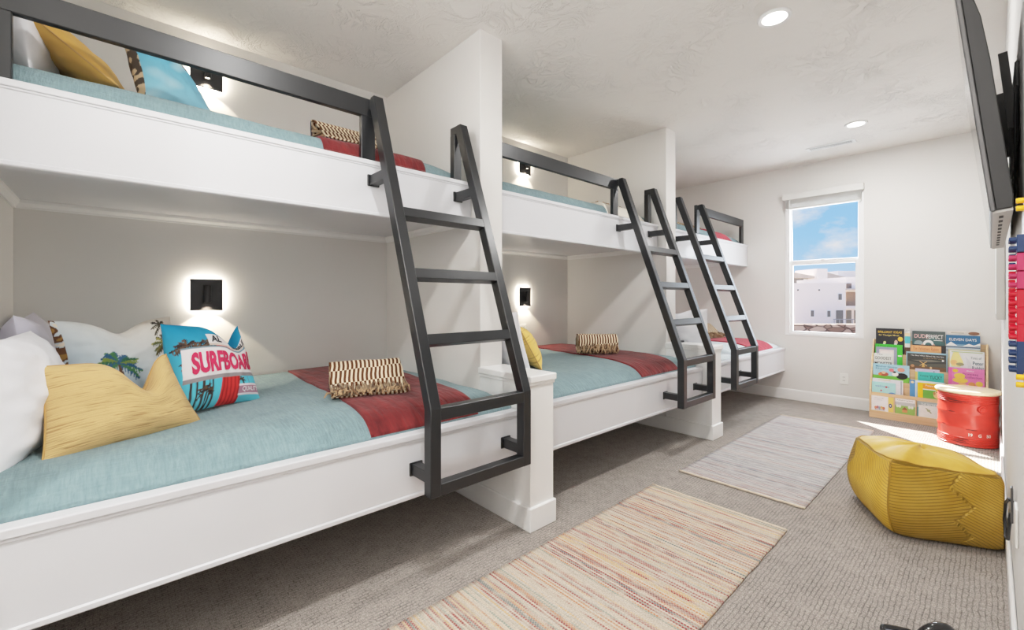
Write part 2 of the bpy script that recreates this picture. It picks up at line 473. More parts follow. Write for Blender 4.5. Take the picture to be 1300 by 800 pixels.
def mat_stone():
    m, nt, b = nodes('stacked rubble stone')
    tc = N(nt, 'ShaderNodeTexCoord')
    vo = N(nt, 'ShaderNodeTexVoronoi'); vo.inputs['Scale'].default_value = 1.0
    L(nt, mapping(nt, tc.outputs['Object'], (1.0, 1.0, 2.4)), vo.inputs['Vector'])
    e = N(nt, 'ShaderNodeTexVoronoi', feature='DISTANCE_TO_EDGE'); e.inputs['Scale'].default_value = 1.0
    L(nt, mapping(nt, tc.outputs['Object'], (1.0, 1.0, 2.4)), e.inputs['Vector'])
    sp = N(nt, 'ShaderNodeSeparateColor'); L(nt, vo.outputs['Color'], sp.inputs[0])
    c = ramp(nt, sp.outputs[0], [(0.1, lin(150, 118, 102)), (0.9, lin(205, 178, 160))])
    c = mixc(nt, ramp(nt, e.outputs['Distance'], [(0.02, (1, 1, 1, 1)), (0.09, (0, 0, 0, 1))]), c, lin(92, 70, 62))
    L(nt, c, b.inputs['Base Color']); b.inputs['Roughness'].default_value = 0.9
    return m

MT = dict(
    wall=mat_wall('warm grey wall paint', lin(226, 224, 221)),
    ceiling=mat_ceiling(),
    carpet=mat_carpet(),
    trim=mat_plain('white trim enamel', lin(240, 240, 239), 0.35, var=0.01),
    bunk=mat_plain('white bunk enamel', lin(213, 214, 218), 0.38, var=0.012, scale=3),
    black=mat_plain('satin black painted steel', lin(13, 15, 18), 0.36, spec=0.62, var=0.08, scale=20),
    blackplate=mat_plain('matt black plate', lin(34, 33, 34), 0.45, var=0.05),
    teal=mat_gauze('teal crinkle gauze', lin(110, 134, 139), lin(130, 153, 157), 120, 0.5, 0.35, 'Y'),
    palegauze=mat_gauze('overexposed pale teal gauze', lin(190, 202, 206), lin(216, 224, 226), 60, 0.35, 0.6, 'Y'),  # pale teal whitened in the colour to stand for overexposure
    red=mat_gauze('brick red pleated gauze', lin(84, 25, 28), lin(124, 42, 42), 42, 0.8, 0.1, 'Y'),
    pinkred=mat_gauze('berry red gauze', lin(150, 44, 58), lin(188, 72, 84), 42, 0.5, 0.2, 'Y'),
    cream=mat_cloth('cream blanket cloth', lin(226, 220, 208), 14),
    white=mat_cloth('white pillow cotton', lin(236, 236, 240), 7, 0.3),
    lilac=mat_cloth('lilac white cotton', lin(222, 220, 234), 6, 0.3),
    mustard=mat_cloth('mustard crinkle cotton', lin(214, 180, 124), 9, 0.45, 58.0),
    gold=mat_cloth('golden mustard cotton', lin(206, 162, 84), 8, 0.35, None),
    yellow=mat_cloth('yellow crinkle cotton', lin(240, 200, 110), 9, 0.4, 26.0),
    cord=mat_plain('tan piping', lin(190, 150, 90), 0.9),
    throw=mat_throw('striped throw weave'),
    fringe=mat_cloth('tan yarn fringe', lin(176, 146, 112), 120, 0.6),
    fringedark=mat_cloth('brown yarn fringe', lin(122, 92, 66), 120, 0.6),
    printed=mat_printed('printed cotton'),
    hem=mat_plain('tan rug hem', lin(214, 198, 178), 0.9, var=0.1, scale=60),
    rug1=mat_rug('warm striped rug weave', False), rug2=mat_rug('glare washed striped rug weave', True),
    glass=mat_glass(),
    vinyl=mat_plain('white window vinyl', lin(240, 240, 240), 0.4, var=0.01),
    blind=mat_plain('white blind slats', lin(222, 221, 218), 0.5, var=0.02),
    outlet=mat_plain('white outlet plastic', lin(240, 239, 235), 0.35, var=0.01),
    slot=mat_plain('dark slot', lin(60, 58, 56), 0.6),
    lamp=mat_emit('lamp diffuser', (1.0, 0.93, 0.84, 1), 9.0),
    halo=mat_emit('warm halo strip', (1.0, 0.87, 0.7, 1), 70.0),
    bulb=mat_emit('reading bulb', (1.0, 0.85, 0.65, 1), 14.0),
    tvblack=mat_plain('tv black plastic', lin(40, 39, 38), 0.5, var=0.05),
    tvgrey=mat_plain('tv grey bezel', lin(96, 95, 95), 0.35, 0.3),
    tvsilver=mat_plain('tv pale underside', lin(190, 188, 184), 0.4),
    screen=mat_plain('tv screen glass', lin(18, 18, 20), 0.08, spec=0.8, var=0.0),
    birch=mat_wood('birch plywood', lin(214, 180, 138), lin(232, 204, 166), 'X'),
    seatwood=mat_wood('pale round seat wood', lin(236, 212, 172), lin(246, 230, 200), 'X', 0.22),
    drum=mat_plain('worn red drum paint', lin(216, 64, 52), 0.28, var=0.12, scale=11),
    drumdark=mat_plain('dark rubbed paint', lin(92, 30, 28), 0.6, var=0.3),
    whitepaint=mat_plain('white stencil paint', lin(238, 228, 222), 0.6),
    pouf=mat_pouf(),
    seam=mat_plain('mustard seam', lin(170, 128, 30), 0.6),
    navybrick=mat_plain('navy toy plastic', lin(30, 56, 98), 0.25, var=0.05),
    redbrick=mat_plain('red toy plastic', lin(196, 22, 44), 0.25, var=0.05),
    reflbrick=mat_plain('mauve reflection toy plastic', lin(186, 48, 92), 0.25, var=0.05),  # red plastic with its mauve reflection put into the colour
    yellowbrick=mat_plain('yellow toy plastic', lin(240, 190, 40), 0.25, var=0.05),
    canvas=mat_plain('pale canvas', lin(196, 194, 190), 0.7, var=0.02),
    cable=mat_plain('black cable', lin(26, 26, 28), 0.5),
    gloss=mat_plain('glossy black plastic', lin(18, 18, 19), 0.12, spec=0.8, var=0.0),
    greypanel=mat_plain('pale grey panel', lin(150, 152, 166), 0.4),
    stucco=mat_wall('white stucco', lin(248, 238, 232), scale=12),
    stuccogrey=mat_wall('plain grey stucco', lin(150, 150, 152), scale=12),  # grey of the rear houses and the vent throat
    roof=mat_plain('pale roof tile', lin(206, 192, 180), 0.8, var=0.1, scale=1.5),
    darkwin=mat_plain('dark window pane', lin(120, 116, 112), 0.2),
    balcony=mat_plain('brown balcony wall', lin(140, 122, 110), 0.8, var=0.1),  # brown of the balcony recess, rail and parapet vent
    rail=mat_plain('grey metal railing', lin(150, 152, 160), 0.5),
    stone=mat_stone(),
    earth=mat_plain('dry earth', lin(158, 146, 134), 0.95, var=0.15, scale=0.7),
)

# ------------------------------------------------------------------ camera
TH = radians(47.645); EYE = 1.15
cam = bpy.data.cameras.new('camera'); camo = bpy.data.objects.new('camera', cam)
COL.objects.link(camo)
camo.location = (0, 0, EYE); camo.rotation_euler = (radians(90), 0, TH)
cam.sensor_fit = 'HORIZONTAL'; cam.sensor_width = 36.0; cam.lens = 554.1 / 1300 * 36.0
cam.shift_y = -19.27 / 1300; cam.clip_start = 0.02; cam.clip_end = 400
scene.camera = camo

# ------------------------------------------------------------------ room shell
XB, XR, YF, YN, ZC = -3.084, 0.058, 5.772, -1.9, 2.683
Y0 = -0.3485
P1 = (1.527, 1.692); P2 = (3.622, 3.793)
XCOL, XPIL = -1.941, -1.5375

def struct(name, mb, mats, smooth=False):
    return props(mb.build(name, mats, smooth=smooth), kind='structure')

struct('floor', MB().box(XB - .15, XR + .15, YN - .15, YF + .15, -0.12, 0), MT['carpet'])
struct('ceiling', MB().box(XB - .15, XR + .15, YN - .15, YF + .15, ZC, ZC + .12), MT['ceiling'])
struct('wall_left', MB().box(XB - .12, XB, YN - .12, YF + .12, 0, ZC), MT['wall'])
struct('wall_right', MB().box(XR, XR + .12, YN - .12, YF + .12, 0, ZC), MT['wall'])
struct('wall_near', MB().box(XB, XR, YN - .12, YN, 0, ZC), MT['wall'])
WX0, WX1, WZ0, WZ1 = -1.60, -0.90, 0.757, 2.355
w = MB()
w.box(XB, WX0, YF, YF + .14, 0, ZC).box(WX1, XR, YF, YF + .14, 0, ZC).box(WX0, WX1, YF, YF + .14, 0, WZ0).box(WX0, WX1, YF, YF + .14, WZ1, ZC)
struct('wall_far', w, MT['wall'])

# dividers between the bunk bays: full-height column set back over a deeper white half-height pier
def divider(nm, y0, y1, lower=True):
    struct('wall_divider_' + nm, MB().box(XB, XCOL, y0, y1, 0, ZC, 0.003), MT['wall'])
    struct('trim_pier_' + nm, MB().box(XCOL, XPIL, y0 - .002, y1 + .002, 0, 0.74, 0.002), MT['trim'])
    c = MB().box(XCOL - .005, XPIL + .014, y0 - .014, y1 + .014, 0.737, 0.771, 0.004)
    c.box(XCOL - .003, XPIL + .007, y0 - .008, y1 + .008, 0.72, 0.738, 0.003)
    struct('trim_cap_' + nm, c, MT['trim'])
    b = MB()
    prof = [(0.0, 0), (0.015, 0), (0.015, 0.105), (0.010, 0.118), (0.0, 0.118)]
    b.box(XB, XPIL + .015, y0 - .017, y1 + .010, 0, 0.118, 0.004)
    struct('baseboard_' + nm, b, MT['trim'])
divider('first', *P1); divider('second', *P2)
struct('wall_divider_near', MB().box(XB, XPIL, Y0 - .16, Y0, 0, ZC, 0.003), MT['wall'])

def baseboard(name, x0, x1, y0, y1):
    b = MB().box(x0, x1, y0, y1, 0, 0.112, 0.003).box(min(x0, x1) + .002, max(x0, x1) - .002, y0 + .002, y1 - .002, 0.10, 0.122, 0.004)
    struct(name, b, MT['trim'])
baseboard('baseboard_far', XB, XR, YF - .014, YF)
baseboard('baseboard_right', XR - .013, XR, YN, YF - .014)
baseboard('baseboard_left', XB, XB + .013, YN, YF - .014)

# ------------------------------------------------------------------ bunks
BAYS = [(Y0, P1[0]), (P1[1], P2[0]), (P2[1], YF)]
BAYW = ['in the nearest bay', 'in the middle bay', 'in the farthest bay by the window wall']
for k, (ya, yb) in enumerate(BAYS):
    a, b_ = ya + .004, yb - .004
    low = thing('lower_bunk', (-2.3, (ya + yb) / 2, 0.325),
                'white built-in lower bunk with deep front rail ' + BAYW[k], 'bunk bed', 'lower bunks')
    MB().box(-1.662, -1.617, a, b_, 0.34, 0.58, 0.002).build('front_rail', MT['bunk'], low)
    MB().box(-1.664, -1.609, a, b_, 0.566, 0.592, 0.004, seg=2).box(-1.663, -1.613, a, b_, 0.556, 0.568, 0.003).build('rail_cap', MT['bunk'], low)
    MB().box(-1.663, -1.611, a, b_, 0.325, 0.345, 0.004).build('bottom_bead', MT['bunk'], low)
    MB().box(XB + .016, -1.66, a, b_, 0.345, 0.365).build('base_panel', MT['bunk'], low)
    MB().box(XB + .02, -1.69, a + .03, b_ - .03, 0.365, 0.575, 0.05, seg=3).build('mattress', MT['white'], low, smooth=True)
    up = thing('upper_bunk', (-2.55, (ya + yb) / 2, 1.559),
               'white built-in upper bunk with deep front rail ' + BAYW[k], 'bunk bed', 'upper bunks')
    MB().box(-2.068, -2.022, a, b_, 1.572, 1.815, 0.002).build('front_rail', MT['bunk'], up)
    MB().box(-2.070, -2.015, a, b_, 1.802, 1.826, 0.004, seg=2).box(-2.069, -2.019, a, b_, 1.793, 1.804, 0.003).build('rail_cap', MT['bunk'], up)
    MB().box(-2.069, -2.017, a, b_, 1.559, 1.578, 0.004).build('bottom_bead', MT['bunk'], up)
    MB().box(XB + .004, -2.066, a, b_, 1.622, 1.64).build('base_panel', MT['bunk'], up)
    MB().box(XB + .02, -2.10, a + .03, b_ - .03, 1.64, 1.82, 0.05, seg=3).build('mattress', MT['white'], up, smooth=True)
    # cove under the upper bunk
    c = MB()
    prof = [(0, 1.581), (0.008, 1.581), (0.008, 1.590), (0.022, 1.606), (0.022, 1.6215), (0, 1.6215)]
    c.prism([(XB + p[0], p[1]) for p in prof], 'y', a, b_)
    for yy, sg in ((ya, 1), (yb, -1)):
        c.prism([(yy + sg * p[0], p[1]) for p in prof], 'x', XB + .003, -2.07)
    struct('trim_cove_' + ('near', 'middle', 'farthest')[k], c, MT['trim'])

# ------------------------------------------------------------------ guard rails
def guard(y0, y1, label, first):
    t = thing('guard_rail', (-2.03, (y0 + y1) / 2, 1.826), label, 'guard rail', 'black guard rails on the upper bunks')
    MB().box(-2.052, -2.024, y0, y1, 2.034, 2.121, 0.003).build('top_bar', MT['black'], t)
    for a in ((y0, y0 + .07), (y1 - .07, y1)):
        MB().box(-2.052, -2.024, a[0], a[1], 1.827, 2.036, 0.003).build('post', MT['black'], t)
    return t
guard(-.302, .943, 'long black steel guard rail on the nearest upper bunk, left of its ladder', True)
guard(P1[1] + .006, 3.004, 'black steel guard rail on the middle upper bunk, left of its ladder', False)
guard(4.40, 5.655, 'black steel guard rail on the farthest upper bunk, right of its ladder by the window', False)

# ------------------------------------------------------------------ ladders
def ladder(ya, yb, grab_right, label, rail_join):
    t = thing('ladder', (-1.46, (ya + yb) / 2, 0.374), label, 'ladder', 'black bunk ladders')
    W = .049
    F = [(-1.46, .374), (-1.46, .723), (-1.965, 2.119)]
    def rail_poly():
        return [(-1.46, .374), (-1.46, .723), (-1.965, 2.119), (-2.000, 2.119), (-2.005, 2.07), (-1.51, .714), (-1.51, .374)]
    def fx(z): return -1.46 - .505 * (z - .723) / 1.396
    for y0, y1 in ((ya, ya + W), (yb - W, yb)):
        MB().prism(rail_poly(), 'y', y0, y1, 0.003).build('side_rail', MT['black'], t)
    i0, i1 = ya + W - .002, yb - W + .002
    sl = Vector((-.505, 0, 1.396)).normalized()
    for z in (1.568, 1.289, 1.010):
        # front upper edge at z
        nrm = Vector((-sl.z, 0, sl.x)) * -1
        c = Vector((fx(z), 0, z)) - sl * .024 - Vector((sl.z, 0, -sl.x)) * .025
        MB().bar((c.x, i0, c.z), (c.x, i1, c.z), .048, .046, up=sl, bev=.002).build('rung', MT['black'], t)
    MB().box(-1.508, -1.461, i0, i1, .673, .722, .002).build('rung', MT['black'], t)
    MB().box(-1.508, -1.461, i0, i1, .375, .422, .002).build('rung', MT['black'], t)
    for y0, y1 in ((ya, ya + W), (yb - W, yb)):
        for x0, x1, zc in ((-1.616, -1.508, .448), (-2.021, fx(1.727) - .045, 1.727)):
            b = MB().box(x0 + .004, x1, y0 + .003, y1 - .003, zc - .023, zc + .023, .002)
            br = b.build('bracket', MT['black'], t)
            MB().box(x0 - .003, x0 + .006, y0 - .006, y1 + .006, zc - .028, zc + .028, .004, seg=2).build('wall_plate', MT['black'], br)
    gy = (yb - W, yb) if grab_right else (ya, ya + W)
    MB().box(-2.062, -2.018, gy[0], gy[1], 1.827, 2.075, .003).box(-2.062, -1.985, gy[0] + .001, gy[1] - .001, 2.072, 2.1185, .003).build('grab_post', MT['black'], t)
    jy = (ya, ya + W) if grab_right else (yb - W, yb)
    MB().box(-2.023, -1.985, jy[0] + .004, jy[1] - .004, 2.068, 2.116, .002).build('rail_tab', MT['black'], t)
    return t
ladder(.906, 1.454, True, 'black steel bunk ladder nearest the camera, in front of the first white pier', None)
ladder(2.975, 3.505, True, 'black steel bunk ladder of the middle bay, between the other two ladders', None)
ladder(3.925, 4.445, False, 'black steel bunk ladder of the farthest bay, closest to the window', None)

# ------------------------------------------------------------------ bedding
def hfun(x1, zedge, ztop, y1, fall=.075, foot=.05, seed=0, amp=.004, y0=None):
    def h(x, y):
        a = 1 - exp(-max(0, (x1 - x)) / fall)
        f = 1 - .8 * exp(-max(0, (y1 - y)) / foot)
        if y0 is not None: f *= 1 - .8 * exp(-max(0, (y - y0)) / foot)
        n = noise.noise((x * 2.2, y * 2.2, seed)) * amp * 2 + noise.noise((x * 7, y * 7, seed + 5)) * amp
        return zedge + (ztop - zedge) * a * f + n * a
    return h

def sheet(name, label, cat, mat, h, xa, xb, ya, yb, nx=70, ny=90, lift=0.0, group=None, skew=None, skirt=0.02, under=.02):
    us = np.linspace(0, 1, nx) ** 1.0; vs = np.linspace(0, 1, ny)
    # denser toward the front edge
    xs = xa + (xb - xa) * (1 - (1 - us) ** 1.8)
    P = np.zeros((nx + 1, ny + 2, 3))
    for i in range(nx + 1):
        ii = min(i, nx - 1)
        for j in range(ny + 2):
            jj = min(max(j - 1, 0), ny - 1)
            x = xs[ii]
            y = ya + (yb - ya) * vs[jj]
            if skew: y += skew(x)
            z = h(x, y) + lift
            if i == nx: z -= skirt
            if j in (0, ny + 1):
                z -= skirt
            P[i, j] = (x, y, z)
    me = grid_mesh(P)
    o = link_mesh(name, me, mat, smooth='all')
    return props(o, label, cat, group)

hl = [hfun(-1.665, .600, .686, BAYS[k][1] - .0, seed=k * 11) for k in range(2)] + [hfun(-1.665, .600, .686, YF, seed=33)]
hu = [hfun(-2.073, 1.838, 1.928, BAYS[k][1], fall=.03, foot=.09, seed=50 + k) for k in range(3)]
sheet('coverlet', 'teal crinkled gauze coverlet on the nearest lower bunk', 'blanket', MT['teal'], hl[0], XB + .02, -1.667, Y0 + .012, P1[0] - .012)
sheet('coverlet', 'teal crinkled gauze coverlet on the middle lower bunk', 'blanket', MT['teal'], hl[1], XB + .02, -1.667, P1[1] + .012, P2[0] - .012)
sheet('coverlet', 'pale teal coverlet, colour whitened for overexposure, on the farthest lower bunk', 'blanket', MT['palegauze'], hl[2], XB + .02, -1.667, P2[1] + .012, YF - .016)
sheet('coverlet', 'teal gauze coverlet showing above the rail of the nearest upper bunk', 'blanket', MT['teal'], hu[0], XB + .02, -2.074, Y0 + .012, P1[0] - .012)
sheet('coverlet', 'teal gauze coverlet showing above the rail of the middle upper bunk', 'blanket', MT['teal'], hu[1], XB + .02, -2.074, P1[1] + .012, P2[0] - .012)
sheet('coverlet', 'teal gauze coverlet showing above the rail of the farthest upper bunk', 'blanket', MT['teal'], hu[2], XB + .02, -2.074, P2[1] + .012, YF - .016)
G = 'folded red blankets across the foot of the bunks'
sheet('bed_runner', 'brick red pleated blanket across the foot of the nearest lower bunk', 'blanket', MT['red'], hl[0], XB + .04, -1.666, .76, 1.30, lift=.010, group=G, skew=lambda x: (-1.7 - x) * .05 + .08 * exp(-((x + 1.95) / .12) ** 2) * 0, skirt=.012)
sheet('bed_runner', 'red blanket across the foot of the middle lower bunk', 'blanket', MT['red'], hl[1], XB + .04, -1.666, 2.77, 3.46, lift=.010, group=G, skew=lambda x: (-1.7 - x) * .24, skirt=.012) if False else \
sheet('bed_runner', 'red blanket across the foot of the middle lower bunk', 'blanket', MT['red'], hl[1], XB + .04, -1.666, 2.77, 3.30, lift=.010, group=G, skew=lambda x: (-1.7 - x) * .20, skirt=.012)
sheet('bed_runner', 'berry red blanket across the foot of the farthest lower bunk', 'blanket', MT['pinkred'], hl[2], XB + .04, -1.666, 4.92, 5.52, lift=.012, group=G, skew=lambda x: 0, skirt=.012)
sheet('bed_runner', 'red blanket across the foot of the nearest upper bunk', 'blanket', MT['red'], hu[0], XB + .04, -2.0725, .715, 1.255, lift=.012, group=G, skirt=.03)
sheet('bed_runner', 'cream folded blanket across the foot of the middle upper bunk', 'blanket', MT['cream'], hfun(-2.073, 1.838, 1.945, 3.50, fall=.03, foot=.06, seed=52, amp=.002), XB + .04, -2.0725, 2.93, 3.50, lift=.012, group=G, skirt=.03)
sheet('bed_runner', 'berry red blanket across the foot of the farthest upper bunk', 'blanket', MT['pinkred'], hfun(-2.073, 1.838, 1.935, 5.44, fall=.03, foot=.05, seed=53, amp=.002), XB + .04, -2.0725, 4.85, 5.44, lift=.012, group=G, skirt=.03)

# ---- pillows
def seg_paint(col, U, V, p, q, wid, c, soft=.25):
    """paint a tapered stroke from p (wide) to q into col"""
    px, py = p; qx, qy = q
    dx, dy = qx - px, qy - py; L2 = dx * dx + dy * dy + 1e-9
    t = np.clip(((U - px) * dx + (V - py) * dy) / L2, 0, 1)
    d = np.sqrt((U - px - t * dx) ** 2 + (V - py - t * dy) ** 2)
    w0, w1 = wid if isinstance(wid, tuple) else (wid, wid)
    ww = w0 + (w1 - w0) * t
    m = np.clip((ww - d) / (ww * soft + 1e-6), 0, 1)[..., None]
    col[:] = col * (1 - m) + np.array(c[:3]) * m

def palm(col, U, V, cx, cy, r, cols, n=9, trunk=None, rnd=None, asp=1.0):
    rnd = rnd or random
    if trunk:
        seg_paint(col, U, V, (cx, cy), trunk, (.02 * r / .3, .03 * r / .3), cols[-1])
    for k in range(n):
        a = -0.5 + (pi + 1.0) * k / (n - 1) + rnd.uniform(-.12, .12)
        rr = r * rnd.uniform(.75, 1.1)
        c = cols[k % (len(cols) - 1)]
        ns = 7
        pts = [(cx + rr * (q / ns) * cos(a) * asp, cy + rr * ((q / ns) * sin(a) - .38 * (q / ns) ** 2)) for q in range(ns + 1)]
        for i in range(ns):
            seg_paint(col, U, V, pts[i], pts[i + 1], .018 * r / .3, c)
            if i == 0: continue
            tx, ty = pts[i + 1][0] - pts[i][0], pts[i + 1][1] - pts[i][1]
            ta = math.atan2(ty, tx)
            ll = .24 * r * (1 - .6 * abs(i / ns - .45))
            for sg in (-1, 1):
                c2 = cols[(k + (sg > 0)) % (len(cols) - 1)]
                seg_paint(col, U, V, pts[i], (pts[i][0] + ll * cos(ta + sg * .75) * asp, pts[i][1] + ll * sin(ta + sg * .75) - .07 * r), (.017 * r / .3, .005 * r / .3), c2)

def pillow(name, label, cat, mat, base, d, w, h, t, lean=15, roll=0, chop=0.0, chopx=0.0, paint=None, n=56, group=None,
           seed=0, wr=.004, dent=.35, extra=None, pipe=None, pinch=.07, tl=0.0, tr=0.0, chopk=2.0):
    """base: point under the bottom middle; d: unit direction along the width as seen from its front"""
    dx = Vector((d[0], d[1], 0)).normalized()
    front = Vector((dx.y, -dx.x, 0))            # faces the viewer when dx points to the viewer's right
    R = Matrix(((dx.x, front.x, 0, 0), (dx.y, front.y, 0, 0), (0, 0, 1, 0), (0, 0, 0, 1)))
    M = Matrix.Translation(Vector(base)) @ R @ Matrix.Rotation(radians(lean), 4, 'X') @ Matrix.Rotation(radians(roll), 4, 'Y')
    if R.determinant() < 0:
        M = Matrix.Translation(Vector(base)) @ R @ Matrix.Rotation(radians(lean), 4, 'X') @ Matrix.Rotation(radians(roll), 4, 'Y')
    def prof(a): return max(0.0, 1 - abs(a) ** 2.4) ** .62
    def S(u, v, side):
        x = u * w / 2 * (1 - pinch * (1 - v * v)); z = h / 2 + v * h / 2 * (1 - pinch * (1 - u * u))
        k0 = (v + 1) / 2; x += k0 * w * (tl * (1 - u) / 2 - tr * (1 + u) / 2)
        th = t / 2 * prof(u) * prof(v)
        g = exp(-((u - chopx) / dent) ** 2)
        k = ((v + 1) / 2) ** chopk
        z -= chop * g * k
        th *= 1 + .25 * (1 - g) * k * (1 if chop else 0)
        nn = noise.noise((u * 2.4 + seed, v * 2.4, side * 3.0)) * wr * 2.0 + noise.noise((u * 6 + seed, v * 6, side)) * wr
        th += nn * prof(u) ** .5 * prof(v) ** .5
        return M @ Vector((x, -side * th * -1, z))
    m = int(n * h / w) + 8
    us = np.sin(np.linspace(-1, 1, n) * pi / 2); vs = np.sin(np.linspace(-1, 1, m) * pi / 2)
    bm = bmesh.new()
    lay = bm.verts.layers.float_color.new('Col') if paint is not None else None
    l = bm.loops.layers.uv.new('UVMap')
    UV = {}
    Fv = [[None] * m for _ in range(n)]; Bv = [[None] * m for _ in range(n)]
    for i, u in enumerate(us):
        for j, v in enumerate(vs):
            Fv[i][j] = bm.verts.new(S(u, v, 1)); UV[Fv[i][j]] = (u * w / h, v)
            if i in (0, n - 1) or j in (0, m - 1): Bv[i][j] = Fv[i][j]
            else:
                Bv[i][j] = bm.verts.new(S(u, v, -1)); UV[Bv[i][j]] = (u * w / h, v)
    for i in range(n - 1):
        for j in range(m - 1):
            bm.faces.new((Fv[i][j], Fv[i + 1][j], Fv[i + 1][j + 1], Fv[i][j + 1]))
            bm.faces.new((Bv[i][j], Bv[i][j + 1], Bv[i + 1][j + 1], Bv[i + 1][j]))
    for f in bm.faces:
        for lp in f.loops: lp[l].uv = (UV[lp.vert][0] * .5 + .5, UV[lp.vert][1] * .5 + .5)
    bmesh.ops.recalc_face_normals(bm, faces=bm.faces)
    mats = [mat]
    if paint is not None:
        vv = list(bm.verts)
        U = np.array([UV[v][0] * h / w for v in vv]); V = np.array([UV[v][1] for v in vv])
        C = paint(U, V)
        for v, c in zip(vv, C): v[lay] = (c[0], c[1], c[2], 1)
    mb = MB(); mb.bm.free(); mb.bm = bm
    if extra: mats += extra(mb, S)
    o = mb.build(name, mats, smooth='all')
    props(o, label, cat, group)
    if pipe:
        loop = []
        for u in np.linspace(-1, 1, 26): loop.append(S(u, -1, 1))
        for v in np.linspace(-1, 1, 18)[1:]: loop.append(S(1, v, 1))
        for u in np.linspace(1, -1, 26)[1:]: loop.append(S(u, 1, 1))
        for v in np.linspace(1, -1, 18)[1:-1]: loop.append(S(-1, v, 1))
        MB().tube(loop, .0035, 6, closed=True).build('piping', pipe, o, smooth='all')
    return o

def lerp(a, b, t): return a + (b - a) * t[..., None] if hasattr(t, 'shape') else a + (b - a) * t
A3 = lambda *c: np.array(lin(*c)[:3])

def paint_palmsky(U, V):
    t = np.clip((V + 1) / 2 * .6 + (U + 1) / 2 * .5, 0, 1)
    c = lerp(A3(168, 196, 214), A3(228, 220, 208), np.clip(t * 1.1 - .1, 0, 1))
    r = random.Random(3)
    # tree bark and figures of foliage in a strip along the left side
    strip = (U < -.93)
    br = np.array([noise.noise((float(u) * 8, float(v) * 7, 1.0)) for u, v in zip(U, V)])
    c[strip & (br > -.15)] = A3(96, 62, 40); c[strip & (br > .12)] = A3(150, 112, 58); c[strip & (br < -.28)] = A3(226, 214, 196)
    greens = [A3(52, 92, 128), A3(70, 120, 70), A3(40, 84, 120), A3(120, 138, 62), A3(46, 96, 74), A3(98, 66, 46)]
    palm(c, U, V, -.30, -.02, .46, greens, 11, trunk=(-.22, -.75), rnd=r, asp=.85)
    ol = [A3(110, 102, 52), A3(70, 62, 40), A3(150, 142, 74), A3(84, 92, 50), A3(58, 48, 40)]
    palm(c, U, V, .62, .30, .36, ol, 9, trunk=(.74, -.6), rnd=r, asp=.8)
    palm(c, U, V, .66, .80, .24, [A3(96, 88, 70), A3(60, 56, 48), A3(54, 48, 44)], 7, trunk=(.97, .2), rnd=r, asp=.8)
    return c

def paint_surf(U, V):
    t = np.clip((V + 1) / 2, 0, 1)
    c = lerp(A3(96, 196, 214), A3(8, 126, 168), t)
    r = random.Random(5)
    dk = [A3(70, 52, 44), A3(44, 36, 36), A3(96, 72, 54), A3(58, 44, 38)]
    for cx, cy, rr in ((-.72, .42, .26), (-.5, .28, .3), (-.3, .42, .24), (-.62, .08, .24), (-.38, .02, .2)):
        palm(c, U, V, cx, cy, rr, dk, 9, trunk=(cx + .02, -1), rnd=r)
    palm(c, U, V, -.42, -.62, .2, dk, 8, trunk=(-.4, -1), rnd=r); palm(c, U, V, .38, -.5, .14, dk, 7, rnd=r)
    # red ribbed panel
    pan = (U > -.12) & (U < .34) & (V < .5)
    rib = (np.floor((U + .12) / .046) % 2 == 0)
    c[pan & rib] = A3(206, 52, 50); c[pan & ~rib] = A3(168, 34, 36)
    top = (V > .42) & (V < .7) & (U > -.28)
    c[top] = A3(226, 222, 222); c[(np.abs(V - .42) < .025) & (U > -.28)] = A3(206, 190, 180)
    mid = (V > -.34) & (V < .34) & (U > -.84)
    c[mid] = A3(226, 222, 224)
    c[(np.abs(V + .36) < .045) & (U > -.84)] = A3(140, 132, 134); c[(np.abs(V - .35) < .02) & (U > -.84)] = A3(120, 140, 150)
    q = (V > -.86) & (V < -.6) & (U > .32)
    c[q] = A3(176, 130, 150); c[q & ((V > -.65) | (V < -.81))] = A3(228, 214, 220)
    c[(np.abs(U - .62) < .018) & (V > -.6) & (V < -.4)] = A3(90, 150, 170)
    return c

def paint_blue(U, V):
    t = np.clip((V + 1) / 2, 0, 1)
    c = lerp(A3(150, 200, 218), A3(60, 160, 196), t)
    n_ = np.array([noise.noise((float(u) * 1.5, float(v) * 2.2, 4.0)) for u, v in zip(U, V)])
    c = lerp(c, np.broadcast_to(A3(196, 222, 228), c.shape), np.clip(n_ * 1.4, 0, .8))
    r = random.Random(8)
    dk = [A3(120, 62, 44), A3(86, 48, 40), A3(150, 92, 60), A3(70, 50, 44)]
    seg_paint(c, U, V, (.93, -1), (.86, .6), (.045, .03), A3(110, 66, 50))
    palm(c, U, V, .62, .42, .2, dk, 8, rnd=r)
    e = U < -.9
    br = np.array([noise.noise((float(u) * 9, float(v) * 6, 2.0)) for u, v in zip(U, V)])
    c[e & (br > 0)] = A3(70, 60, 52); c[e & (br <= 0)] = A3(190, 170, 140)
    return c

